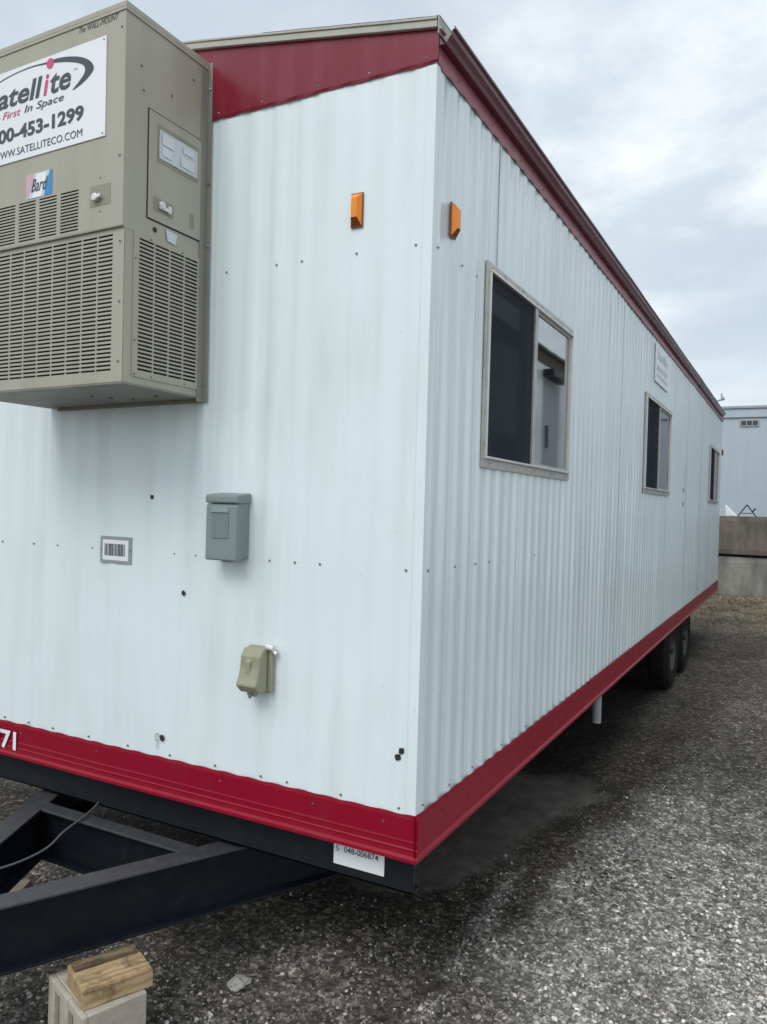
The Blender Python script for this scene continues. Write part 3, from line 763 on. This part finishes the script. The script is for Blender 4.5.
O = thing('outlet_cover', 'weathered tan plastic outlet cover low on the trailer end wall', 'outlet cover')
ox0, ox1, oz0, oz1 = -.607, -.512, 1.014, 1.162
mb = MB(); mb.box(ox0, ox1, -.018, -.002, oz0, oz1); mb.obj('base_plate', M['outlet'], O, bevel=.005)
mb = MB()
pr = [(-.019, oz0 + .002), (-.062, oz0 + .004), (-.088, oz0 + .030), (-.076, oz0 + .052), (-.066, oz0 + .085), (-.064, oz0 + .120), (-.048, oz0 + .144), (-.019, oz0 + .147)]
mb.prism(pr, ox0 + .003, ox1 - .014, lambda p, t: (t, p[0], p[1])); lid = mb.obj('lid', M['outlet'], O, bevel=.007)
mb = MB(); mb.prism([(-.060, oz0 + .02), (-.072, oz0 + .03), (-.073, oz0 + .105), (-.060, oz0 + .118)], ox0 + .030, ox1 - .046, lambda p, t: (t, p[0], p[1])); mb.obj('rib', M['outlet'], lid, bevel=.003)
mb = MB(); mb.cyl((ox1 - .018, -.024, oz1 + .002), (ox1 + .006, -.020, oz1 - .002), .010, 10); mb.cyl((ox1 - .002, -.012, oz1 - .012), (ox1 + .012, -.012, oz1 - .02), .007, 10); mb.obj('hinge', M['alu_bright'], O)
mb = MB(); mb.cyl((-.575, -.045, oz0 + .004), (-.575, -.045, oz0 - .018), .011, 10, .004); mb.cyl((-.560, -.040, oz0 + .004), (-.560, -.040, oz0 - .010), .008, 8); mb.obj('latch', M['chip'], O)

# ------------------------------------------------------------------ ground
def gh(x, y):
    w = min(1, max(0, (y - 1) / 3))
    return .010 * noise.noise((x * .9, y * .9, 0)) + .004 * noise.noise((x * 4, y * 4, 3)) + (.05 * min(1, max(0, (y - 10.5) / 3)) if y > 10.5 else 0)
def sst(a, b, t):
    t = min(1, max(0, (t - a) / (b - a))); return t * t * (3 - 2 * t)
def smooth_patch(x, y):   # fine silt washed out from under the trailer, irregular outline
    n = .16 * noise.noise((x * 2.6, y * 2.2, 7)) + .07 * noise.noise((x * 8, y * 8, 3)) + .03 * noise.noise((x * 24, y * 24, 3))
    ex = -.34 + .235 * (y - .86) + n
    return (1 - sst(-.09, .05, x - ex)) * sst(.7, 1.15, y + n) * (1 - sst(2.5, 2.75, y + 1.2 * n))
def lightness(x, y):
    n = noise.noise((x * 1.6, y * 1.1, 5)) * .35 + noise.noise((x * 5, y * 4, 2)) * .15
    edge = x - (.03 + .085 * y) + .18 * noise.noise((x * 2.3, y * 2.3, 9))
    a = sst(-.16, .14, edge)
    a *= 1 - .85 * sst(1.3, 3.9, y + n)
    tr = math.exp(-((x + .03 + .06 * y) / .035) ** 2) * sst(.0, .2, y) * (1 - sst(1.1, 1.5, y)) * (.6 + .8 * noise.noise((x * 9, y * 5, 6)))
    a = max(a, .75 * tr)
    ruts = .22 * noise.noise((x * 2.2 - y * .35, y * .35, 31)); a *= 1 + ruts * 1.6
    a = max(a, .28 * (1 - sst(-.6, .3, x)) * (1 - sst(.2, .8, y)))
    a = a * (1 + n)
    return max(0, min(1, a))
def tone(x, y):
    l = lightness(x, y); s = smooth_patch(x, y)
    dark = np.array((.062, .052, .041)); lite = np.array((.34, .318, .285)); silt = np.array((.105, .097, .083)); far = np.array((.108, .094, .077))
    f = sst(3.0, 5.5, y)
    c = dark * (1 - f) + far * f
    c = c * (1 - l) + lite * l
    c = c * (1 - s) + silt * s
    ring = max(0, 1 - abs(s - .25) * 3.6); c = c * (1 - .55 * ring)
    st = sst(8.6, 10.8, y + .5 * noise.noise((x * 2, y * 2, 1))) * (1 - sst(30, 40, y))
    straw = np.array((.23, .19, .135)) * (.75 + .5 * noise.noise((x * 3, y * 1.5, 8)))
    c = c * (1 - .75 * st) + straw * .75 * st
    under_shade = sst(2.5, 2.9, y) * (1 - sst(-.25, .0, x)) * (1 - sst(8, 10, y))  # shade beneath the trailer, painted into the ground colour
    c = c * (1 - .75 * under_shade)
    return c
def axis(lo, hi, step, far):
    c = list(np.arange(lo, hi + 1e-6, step)); d = step; a = hi
    while a < far: d *= 1.35; a += d; c.append(a)
    d = step; a = lo
    while a > -far: d *= 1.35; a -= d; c.insert(0, a)
    return c
gx = axis(-3.0, 2.4, .05, 400); gy = axis(-1.4, 7.0, .05, 400)
# finer rows where the straw strip begins
gy = sorted(set([round(v, 3) for v in gy] + [round(7 + .2 * i, 3) for i in range(45)]))
mb = MB(); tones = []
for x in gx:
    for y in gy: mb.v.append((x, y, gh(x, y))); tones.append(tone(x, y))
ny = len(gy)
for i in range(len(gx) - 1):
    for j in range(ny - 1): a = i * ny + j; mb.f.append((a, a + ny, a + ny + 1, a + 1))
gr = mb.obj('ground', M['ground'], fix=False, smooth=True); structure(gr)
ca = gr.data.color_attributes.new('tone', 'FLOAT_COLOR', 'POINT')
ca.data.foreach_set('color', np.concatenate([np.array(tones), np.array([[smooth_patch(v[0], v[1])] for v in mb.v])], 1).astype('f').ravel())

# loose stones, real geometry around the camera side of the yard
ico = bmesh.new(); bmesh.ops.create_icosphere(ico, subdivisions=1, radius=1)
IV = np.array([v.co[:] for v in ico.verts]); IF = np.array([[v.index for v in f.verts] for f in ico.faces]); ico.free()
CAMP = np.array((.96455552, -2.07218273))
def stones(name, n, r0, r1, smin, smax, seed, dens):
    rg = np.random.default_rng(seed)
    th = rg.uniform(math.radians(62), math.radians(152), n)
    r = r0 * (r1 / r0) ** (rg.uniform(0, 1, n) ** .85)
    P = []; Sz = []; Cc = []
    for t, q, u1, u2, u3 in zip(th, r, rg.uniform(size=n), rg.uniform(size=n), rg.uniform(size=n)):
        x = CAMP[0] + q * math.cos(t); y = CAMP[1] + q * math.sin(t)
        l = lightness(x, y)
        if y > 10.3 or u1 > dens(x, y, l) : continue
        if x < -.03 and y > 1.6: 
            if u2 > .25: continue
        s = smin * (smax / smin) ** (u2 ** 2.2)
        s *= .72 + .30 * l
        P.append((x, y, gh(x, y) + s * .12)); Sz.append(s)
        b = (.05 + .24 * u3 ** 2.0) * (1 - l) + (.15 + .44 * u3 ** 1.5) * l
        if u3 > .93: b *= 1.35
        wrm = .92 + .16 * u1 / max(1e-3, dens(x, y, l))
        b *= 1 + .9 * noise.noise((x * 2.1, y * 1.6, 14)); hue = .5 + .5 * noise.noise((x * 3, y * 3, 4)) + .25 * (1 - l)
        Cc.append((b * 1.0, b * (.965 - .035 * hue), b * (.91 - .14 * hue + .05 * u2)))
    P = np.array(P); Sz = np.array(Sz); Cc = np.array(Cc); m = len(P)
    A_ = rg.normal(size=(m, 3, 3)); Q, _ = np.linalg.qr(A_)
    sc3 = np.stack([np.ones(m), rg.uniform(.6, 1, m), rg.uniform(.45, .85, m)], 1) * Sz[:, None]
    jit = rg.uniform(.72, 1.18, (m, len(IV), 1))
    V = (IV[None] * jit) * sc3[:, None, :]
    V = np.einsum('mij,mkj->mki', Q, V); V[:, :, 2] *= .8
    V = V + P[:, None, :]
    Fm = (IF[None] + (np.arange(m) * len(IV))[:, None, None]).reshape(-1, 3)
    me = bpy.data.meshes.new(name)
    me.vertices.add(m * len(IV)); me.vertices.foreach_set('co', V.astype('f').ravel())
    me.loops.add(len(Fm) * 3); me.loops.foreach_set('vertex_index', Fm.astype('i').ravel())
    me.polygons.add(len(Fm)); me.polygons.foreach_set('loop_start', (np.arange(len(Fm)) * 3).astype('i'))
    me.update(calc_edges=True)
    c = me.color_attributes.new('tone', 'FLOAT_COLOR', 'POINT')
    cc = np.concatenate([Cc, np.ones((m, 1))], 1); c.data.foreach_set('color', np.repeat(cc, len(IV), 0).astype('f').ravel())
    me.materials.append(M['stone'])
    o = bpy.data.objects.new(name, me); COL.objects.link(o)
    return o
def d1(x, y, l):
    s = smooth_patch(x, y); return (.50 + .50 * l) * (1 - s) ** 2 * (.55 + .45 * sst(-.25, .15, noise.noise((x * 2.7, y * 2.2, 21)) + l * .4))
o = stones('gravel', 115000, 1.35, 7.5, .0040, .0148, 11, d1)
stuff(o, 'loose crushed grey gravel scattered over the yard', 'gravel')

def rock(name, c, s, seed, mat, label, cat='rock'):
    bm = bmesh.new(); bmesh.ops.create_icosphere(bm, subdivisions=3, radius=1)
    for v in bm.verts:
        k = 1 + .45 * noise.noise(v.co * 1.6 + Vector((seed, 0, 0))) + .22 * noise.noise(v.co * 4 + Vector((seed, 2, 0)))
        v.co = Vector((v.co.x * s[0] * k, v.co.y * s[1] * k, v.co.z * s[2] * k))
    me = bpy.data.meshes.new(name); bm.to_mesh(me); bm.free(); me.materials.append(mat)
    o = bpy.data.objects.new(name, me); COL.objects.link(o); o.location = c; o.rotation_euler = (0, 0, seed)
    return tag(o, label, cat)
rock('rock', (-.652, .040, .008), (.040, .026, .016), 1.3, M['wood_rock'], 'pale flat rock lying on the gravel right of the wood blocking')

for c_, a_, l_, lab in (((.33, 1.70, .006), .4, .05, 'short dark twig on the gravel nearer to the trailer'), ((.50, 1.62, .006), -.5, .07, 'longer dark twig on the gravel further from the trailer')):
    d_ = Vector((math.cos(a_), math.sin(a_), .08)) * l_; c_ = Vector(c_)
    tw = MB(); tw.cyl(c_ - d_ * .5, c_ + d_ * .1, .005, 7, .0045); tw.cyl(c_ + d_ * .1, c_ + d_ * .5 + Vector((.006, .01, .004)), .0045, 7, .002)
    tag(tw.obj('twig', M['hole']), lab, 'twig')
# dry grass along the foot of the wall
def blades():
    mb = MB(); rg = random.Random(5)
    for k in range(3000):
        x = rg.uniform(-2.5, 3.5); y = 14.45 - abs(rg.gauss(0, 2.1))
        if y < 9.6: continue
        l_ = rg.uniform(.04, .12); a = rg.uniform(0, 2 * PI); up = rg.uniform(.1, .6) if y < 13.8 else rg.uniform(.3, 1)
        z = gh(x, y); dx, dy = math.cos(a) * l_, math.sin(a) * l_; w = .006
        mb.quad((x - w, y, z), (x + w, y, z + .004), (x + dx, y + dy * .6, z + l_ * up))
    return mb
o = blades().obj('dry_grass', paint('straw_blades', (.33, .26, .165), .8, (.16, .13, .09), .5, 20, streak=False, bmp=0), fix=False)
stuff(o, 'dry yellow grass and litter at the foot of the concrete wall', 'dry grass')

# ------------------------------------------------------------------ blocking under the tow rail
def block_pose(o, c, rz): o.location = c; o.rotation_euler = (0, 0, rz); return o
# front-left corner etc. were surveyed: yaw about -33 degrees
RZ = math.radians(-25)
CB = thing('cinder_block', 'pale concrete block standing on the gravel under the wood blocking', 'concrete block')
mb = MB(); hx, hy, hz = .130, .095, .0965
mb.box(-hx, hx, -hy + .018, hy, -hz, hz)
for (a, b) in ((-hx, -hx + .045), (-.022, .022), (hx - .045, hx)): mb.box(a, b, -hy, -hy + .0185, -hz, hz)
mb.box(-hx + .0455, -.0225, -hy + .002, -hy + .0175, hz - .03, hz - .001); mb.box(.0225, hx - .0455, -hy + .002, -hy + .0175, hz - .03, hz - .001)
mb.obj('block_body', M['cinder'], CB, bevel=.004)
block_pose(CB, (-.822, -.417, .0985), math.radians(-20))
def rough_box(name, hx, hy, hz, mat, parent=None, amp=.002, seed=0, n=(14, 18, 7)):
    bm = bmesh.new(); bmesh.ops.create_cube(bm, size=2); bmesh.ops.subdivide_edges(bm, edges=bm.edges, cuts=15, use_grid_fill=True)
    for v in bm.verts:
        c = Vector((v.co.x * hx, v.co.y * hy, v.co.z * hz)); q = sorted((abs(v.co.x), abs(v.co.y), abs(v.co.z)))
        e = max(0, q[1] - .86) / .14                       # close to an edge: worn and chipped
        k = noise.noise(c * 55 + Vector((seed, 0, 0))); k2 = noise.noise(c * 16 + Vector((0, seed, 0)))
        c -= c.normalized() * (amp * (.6 * abs(k) + .8 * k2) + e * amp * (1.0 + 2.2 * max(0, k2 + .1)))
        v.co = c
    me = bpy.data.meshes.new(name); bm.to_mesh(me); bm.free(); me.materials.append(mat)
    o = bpy.data.objects.new(name, me); COL.objects.link(o); o.parent = parent
    return o
def timber(name, base, dark):
    m, nt, b, _ = new_mat(name)
    tc = N(nt, 'ShaderNodeTexCoord'); mp = N(nt, 'ShaderNodeMapping'); mp.inputs['Scale'].default_value = (60, 5, 60)
    nt.links.new(tc.outputs['Object'], mp.inputs[0]); g1 = noise_tex(nt, 1.0, 6, mp.outputs[0], .6)
    wv = N(nt, 'ShaderNodeTexWave'); wv.wave_type = 'RINGS'; wv.rings_direction = 'Y'; wv.inputs['Scale'].default_value = 22; wv.inputs['Distortion'].default_value = 3
    mp2 = N(nt, 'ShaderNodeMapping'); mp2.inputs['Location'].default_value = (.05, 0, .09); nt.links.new(tc.outputs['Object'], mp2.inputs[0]); nt.links.new(mp2.outputs[0], wv.inputs[0])
    c = mix(nt, ramp(nt, [(.35, 0), (.75, .7)], g1), base, dark)
    c = mix(nt, ramp(nt, [(.2, .45), (.7, 0)], wv.outputs['Fac']), c, dark)
    c = mix(nt, ramp(nt, [(.52, 0), (.72, .85)], noise_tex(nt, 16, 5, tc.outputs['Object'], .65)), c, tuple(x * .35 for x in dark))
    nt.links.new(c, b.inputs['Base Color']); b.inputs['Roughness'].default_value = .85; b.inputs['Specular IOR Level'].default_value = .2
    bump(nt, b, g1, .5, .004); return m
M['wood'] = timber('rough_sawn_lumber', (.50, .37, .215), (.24, .145, .075))
M['wood_dark2'] = timber('stained_shim_lumber', (.26, .19, .12), (.04, .03, .02))
WB = rough_box('wood_block', .081, .101, .0268, M['wood'], None, .0022, 2)
tag(WB, 'thick sawn wood block wedged between the cinder block and the tow rail', 'wood block'); block_pose(WB, (-.786, -.404, .2225), math.radians(-24))
WS = rough_box('wood_shim', .021, .092, .0050, M['wood_dark2'], None, .0012, 5)
tag(WS, 'thin dark stained wood shim lying on top of the sawn wood block', 'wood shim'); block_pose(WS, (-.826, -.386, .2540), math.radians(-26))
WB2 = MB().box(-.10, .10, -.05, .05, -.012, .012).obj('board_scrap', M['wood_old'], None, bevel=.003)
tag(WB2, 'scrap of weathered board lying on the gravel inside the tow frame', 'wood scrap'); block_pose(WB2, (-1.86, .03, .026), math.radians(28))
# cable draped over the tow frame
def tube(pts, r, name, mat, n=8):
    P_ = [Vector(p) for p in smooth_curve(pts, 6, False)]; mb = MB()
    for i, p in enumerate(P_):
        d = (P_[min(i + 1, len(P_) - 1)] - P_[max(i - 1, 0)]).normalized(); a = d.cross(Vector((0, 0, 1))).normalized(); b = d.cross(a)
        for k in range(n): t = 2 * PI * k / n; mb.v.append(tuple(p + a * r * math.cos(t) + b * r * math.sin(t)))
    for i in range(len(P_) - 1):
        for k in range(n): a = i * n + k; b = i * n + (k + 1) % n; mb.f.append((a, b, b + n, a + n))
    return mb.obj(name, mat, smooth=True)
cb = tube([(-1.35, -.70, .462), (-1.26, -.52, .452), (-1.235, -.40, .44), (-1.25, -.26, .435), (-1.29, -.15, .447), (-1.315, -.04, .458), (-1.34, .04, .47), (-1.36, .12, .50)], .0038, 'cable', M['cable'])
tag(cb, 'thin grey cable draped across the black tow frame', 'cable')

# ------------------------------------------------------------------ background: concrete barriers, building
def conc_block(name, x0, x1, y0, y1, z0, z1, mat, label, seed, bat=.0):
    mb = MB(); nx, nz = 60, 8
    for i in range(nx + 1):
        for j in range(nz + 1):
            x = x0 + (x1 - x0) * i / nx; z = z0 + (z1 - z0) * j / nz
            y = y0 + .018 * noise.noise((x * 1.5, z * 2, seed)) + bat * (z - z0) / (z1 - z0)
            if j in (0, nz): y += .02
            mb.v.append((x, y, z + (.012 * noise.noise((x * 2, seed, 3)) if j == nz else 0)))
    for i in range(nx):
        for j in range(nz): a = i * (nz + 1) + j; mb.f.append((a, a + nz + 1, a + nz + 2, a + 1))
    mb.box(x0, x1, y0 + .045, y1, z0, z1 - .014)
    return tag(mb.obj(name, mat, bevel=.0), label, 'concrete wall')
conc_block('concrete_barrier', -3.2, 6.0, 14.60, 15.3, -.02, .815, M['concrete'], 'lower course of the grey concrete wall behind the trailer, cracked and streaked', 3)
ub = conc_block('concrete_barrier', -3.6, 5.6, 14.54, 15.25, .870, 1.605, M['concrete2'], 'upper course of the grey concrete wall behind the trailer, brown stained', 8)
MB().box(-3.5, 5.5, 14.66, 15.2, .8155, .890).obj('joint', M['hole'], ub)
G = thing('storage_building', 'pale blue-grey storage building with small barred vent behind the concrete wall', 'building')
by = 20.0
mb = MB()
for k in range(60):
    x = -4.0 + k * .2; mb.quad((x, by, 0), (x + .14, by, 0), (x + .14, by, 4.13), (x, by, 4.13)); mb.quad((x + .14, by, 0), (x + .17, by + .004, 0), (x + .17, by + .004, 4.13), (x + .14, by, 4.13)); mb.quad((x + .17, by + .004, 0), (x + .2, by, 0), (x + .2, by, 4.13), (x + .17, by + .004, 4.13))
mb.box(-4, 8, by + .02, by + 6, 0, 4.13)
mb.obj('wall', M['bld'], G, fix=False)
mb = MB(); mb.box(-4.06, 8.06, by - .05, by + 6.05, 4.135, 4.36); mb.obj('fascia', M['bld'], G, bevel=.01)
mb = MB(); mb.box(-4.1, 8.1, by - .09, by + 6.1, 4.361, 4.43); mb.obj('roof_edge', M['bld_trim'], G, bevel=.01)
mb = MB(); mb.box(-.43, .02, by - .03, by - .002, 3.90, 4.07); vt_ = mb.obj('vent', M['bld_trim'], G, bevel=.004)
for k in range(3): MB().box(-.40 + k * .135, -.29 + k * .135, by - .036, by - .031, 3.935, 4.045).obj('vent_opening', M['grate'], vt_)
ST = thing('metal_stand', 'small dark metal A-frame stand on top of the concrete wall', 'metal stand')
mb = MB(); sx = .07; zt = 1.835; zb_ = 1.600; yy = 14.85
mb.cyl((sx - .17, yy, zb_), (sx, yy, zt), .011, 8); mb.cyl((sx + .17, yy, zb_), (sx, yy, zt), .011, 8); mb.obj('leg', M['steel_b'], ST)
MB().cyl((sx - .10, yy, zb_ + .07), (sx + .10, yy, zb_ + .07), .008, 8).obj('crossbar', M['steel_b'], ST)
MB().cyl((sx + .10, yy, 1.70), (sx + .15, yy, 1.77), .014, 8).obj('clamp', M['steel_b'], ST)
mb = MB(); mb.prism([(-.32, 1.600), (-.10, 1.600), (-.22, 1.72), (-.34, 1.84)], 15.0, 15.2, lambda p, t: (p[0], t, p[1]))
tag(mb.obj('folded_tarp', M['tarp'], bevel=.02), 'white folded tarp heap on top of the concrete wall beside the trailer', 'tarp')

# neighbouring white trailer across the aisle, seen in the window reflections
NB = thing('neighbouring_trailer', 'tall white trailer with dark brown roof band across the aisle, mirrored in the window glass', 'trailer')
nx, ny0, ny1, nt_ = 3.15, 5.5, 19.0, 4.48
NS = lambda u, v, w=0: (nx - w, u, v)
siding('side_wall', ny0, ny1, .75, nt_ - .25, [], NS, M['white_side'], NB, step=.02, seed=9)
MB().box(nx + .02, nx + 2.5, ny0 + .01, ny1 - .01, .7, nt_ - .02).obj('body', M['white'], NB)
MB().box(nx - .012, nx + .018, ny0 - .01, ny1, nt_ - .22, nt_ - .02).obj('fascia', M['wood_dark'], NB)
MB().box(nx - .07, nx + 2.55, ny0 - .05, ny1 + .05, nt_ - .018, nt_ + .03).obj('roof', M['membrane'], NB)
MB().box(nx - .010, nx + .018, ny0 - .01, ny1, .62, .76).obj('skirt', M['red'], NB)
for yy in (7.6, 11.75, 15.3): 
    d_ = MB().box(nx - .03, nx - .012, yy, yy + .95, .78, 3.95).obj('door', M['blind'], NB)
    MB().box(nx - .07, nx - .031, yy + .05, yy + .12, 2.75, 3.15).obj('handle', M['steel'], d_)
    MB().box(nx - .22, nx - .012, yy - .12, yy + 1.07, 4.02, 4.14).obj('canopy', M['steel'], NB)
for yy in (9.2, 13.6, 17.2):
    d_ = MB().box(nx - .03, nx - .012, yy, yy + 1.2, 1.9, 2.8).obj('window', M['alu'], NB)
    MB().box(nx - .034, nx - .031, yy + .05, yy + 1.15, 1.95, 2.75).obj('pane', M['inside'], d_)
for yy in (6.5, 12, 17.5): MB().box(nx + .3, nx + 2.2, yy, yy + .3, 0, .7).obj('pier', M['cinder'], NB)

# ------------------------------------------------------------------ sky and light
SUN_EL, SUN_AZ = math.radians(48), math.radians(188)   # compass from +Y, clockwise
w = bpy.data.worlds.new('World'); scene.world = w; w.use_nodes = True; nt = w.node_tree
for n_ in list(nt.nodes): nt.nodes.remove(n_)
out = nt.nodes.new('ShaderNodeOutputWorld'); bg = nt.nodes.new('ShaderNodeBackground'); bg.inputs[1].default_value = .128
sky = nt.nodes.new('ShaderNodeTexSky'); sky.sky_type = 'NISHITA'; sky.sun_disc = False
sky.sun_elevation = SUN_EL; sky.sun_rotation = SUN_AZ; sky.air_density = 1.0; sky.dust_density = 2.0; sky.altitude = 100
tc = nt.nodes.new('ShaderNodeTexCoord')
sepx = nt.nodes.new('ShaderNodeSeparateXYZ'); nt.links.new(tc.outputs['Generated'], sepx.inputs[0])
den = N(nt, 'ShaderNodeMath', operation='ADD'); den.inputs[1].default_value = .18; nt.links.new(sepx.outputs[2], den.inputs[0])
mxz = N(nt, 'ShaderNodeMath', operation='MAXIMUM'); mxz.inputs[1].default_value = .05; nt.links.new(den.outputs[0], mxz.inputs[0])
vd = N(nt, 'ShaderNodeVectorMath', operation='DIVIDE'); nt.links.new(tc.outputs['Generated'], vd.inputs[0])
cmb = nt.nodes.new('ShaderNodeCombineXYZ')
for k in range(3): nt.links.new(mxz.outputs[0], cmb.inputs[k])
nt.links.new(cmb.outputs[0], vd.inputs[1])
n1 = noise_tex(nt, 1.05, 6, vd.outputs[0], .5)
cloud_mask = ramp(nt, [(.36, 0), (.62, 1)], n1)
mp2 = N(nt, 'ShaderNodeMapping'); mp2.inputs['Location'].default_value = (3.3, 1.2, 0); nt.links.new(vd.outputs[0], mp2.inputs[0])
n2 = noise_tex(nt, 2.3, 7, mp2.outputs[0], .56)
cc = mix(nt, ramp(nt, [(.40, 0), (.60, 1)], n2), (5.3, 6.05, 6.75), (8.0, 8.35, 8.6))       # grey-blue / bright cloud
thin = mix(nt, .72, mix(nt, 1, sky.outputs[0], (1.05, 1.0, .95), 'MULTIPLY'), (5.6, 6.3, 7.0))
col = mix(nt, cloud_mask, thin, cc)
hz_ = ramp(nt, [(0, 1), (.22, 0)], sepx.outputs[2])
hzm = N(nt, 'ShaderNodeMath', operation='MULTIPLY'); hzm.inputs[1].default_value = .75; nt.links.new(hz_, hzm.inputs[0])
col = mix(nt, hzm.outputs[0], col, (7.0, 7.5, 7.75))
# an overcast sky is brighter overhead than near the horizon
zen = N(nt, 'ShaderNodeMapRange'); zen.inputs[1].default_value = .55; zen.inputs[2].default_value = 1.0; zen.inputs[3].default_value = 1.0; zen.inputs[4].default_value = 1.45
nt.links.new(sepx.outputs[2], zen.inputs[0])
back = N(nt, 'ShaderNodeMapRange'); back.inputs[1].default_value = .3; back.inputs[2].default_value = -.9; back.inputs[3].default_value = 1.0; back.inputs[4].default_value = 1.2
nt.links.new(sepx.outputs[1], back.inputs[0])
mm = N(nt, 'ShaderNodeMath', operation='MULTIPLY'); nt.links.new(zen.outputs[0], mm.inputs[0]); nt.links.new(back.outputs[0], mm.inputs[1])
sc2 = N(nt, 'ShaderNodeVectorMath', operation='SCALE'); nt.links.new(col, sc2.inputs[0]); nt.links.new(mm.outputs[0], sc2.inputs['Scale'])
nt.links.new(sc2.outputs[0], bg.inputs[0]); nt.links.new(bg.outputs[0], out.inputs[0])

sun = bpy.data.lights.new('sun', 'SUN'); sun.energy = 1.3; sun.angle = math.radians(28); sun.color = (1, .975, .94)
so = bpy.data.objects.new('sun', sun); COL.objects.link(so)
sd = Vector((math.sin(SUN_AZ) * math.cos(SUN_EL), math.cos(SUN_AZ) * math.cos(SUN_EL), math.sin(SUN_EL)))
so.rotation_euler = sd.to_track_quat('Z', 'Y').to_euler(); so.location = sd * 20

# ------------------------------------------------------------------ camera
cam = bpy.data.cameras.new('camera'); co = bpy.data.objects.new('camera', cam); COL.objects.link(co)
R = Vector((0.883272, 0.467981, 0.028725)); U = Vector((-0.029623, -0.005443, 0.999546)); F = Vector((-0.467925, 0.883722, -0.009055))
m4 = Matrix.Identity(4)
for i in range(3): m4[i][0] = R[i]; m4[i][1] = U[i]; m4[i][2] = -F[i]
m4.translation = (0.96455552, -2.07218273, 1.63)
co.matrix_world = m4
cam.sensor_fit = 'VERTICAL'; cam.sensor_height = 24; cam.lens = 783.4266 / 1024 * 24
cam.clip_start = .05; cam.clip_end = 2000
scene.camera = co
scene.view_settings.view_transform = 'Standard'; scene.view_settings.look = 'None'; scene.view_settings.exposure = 0
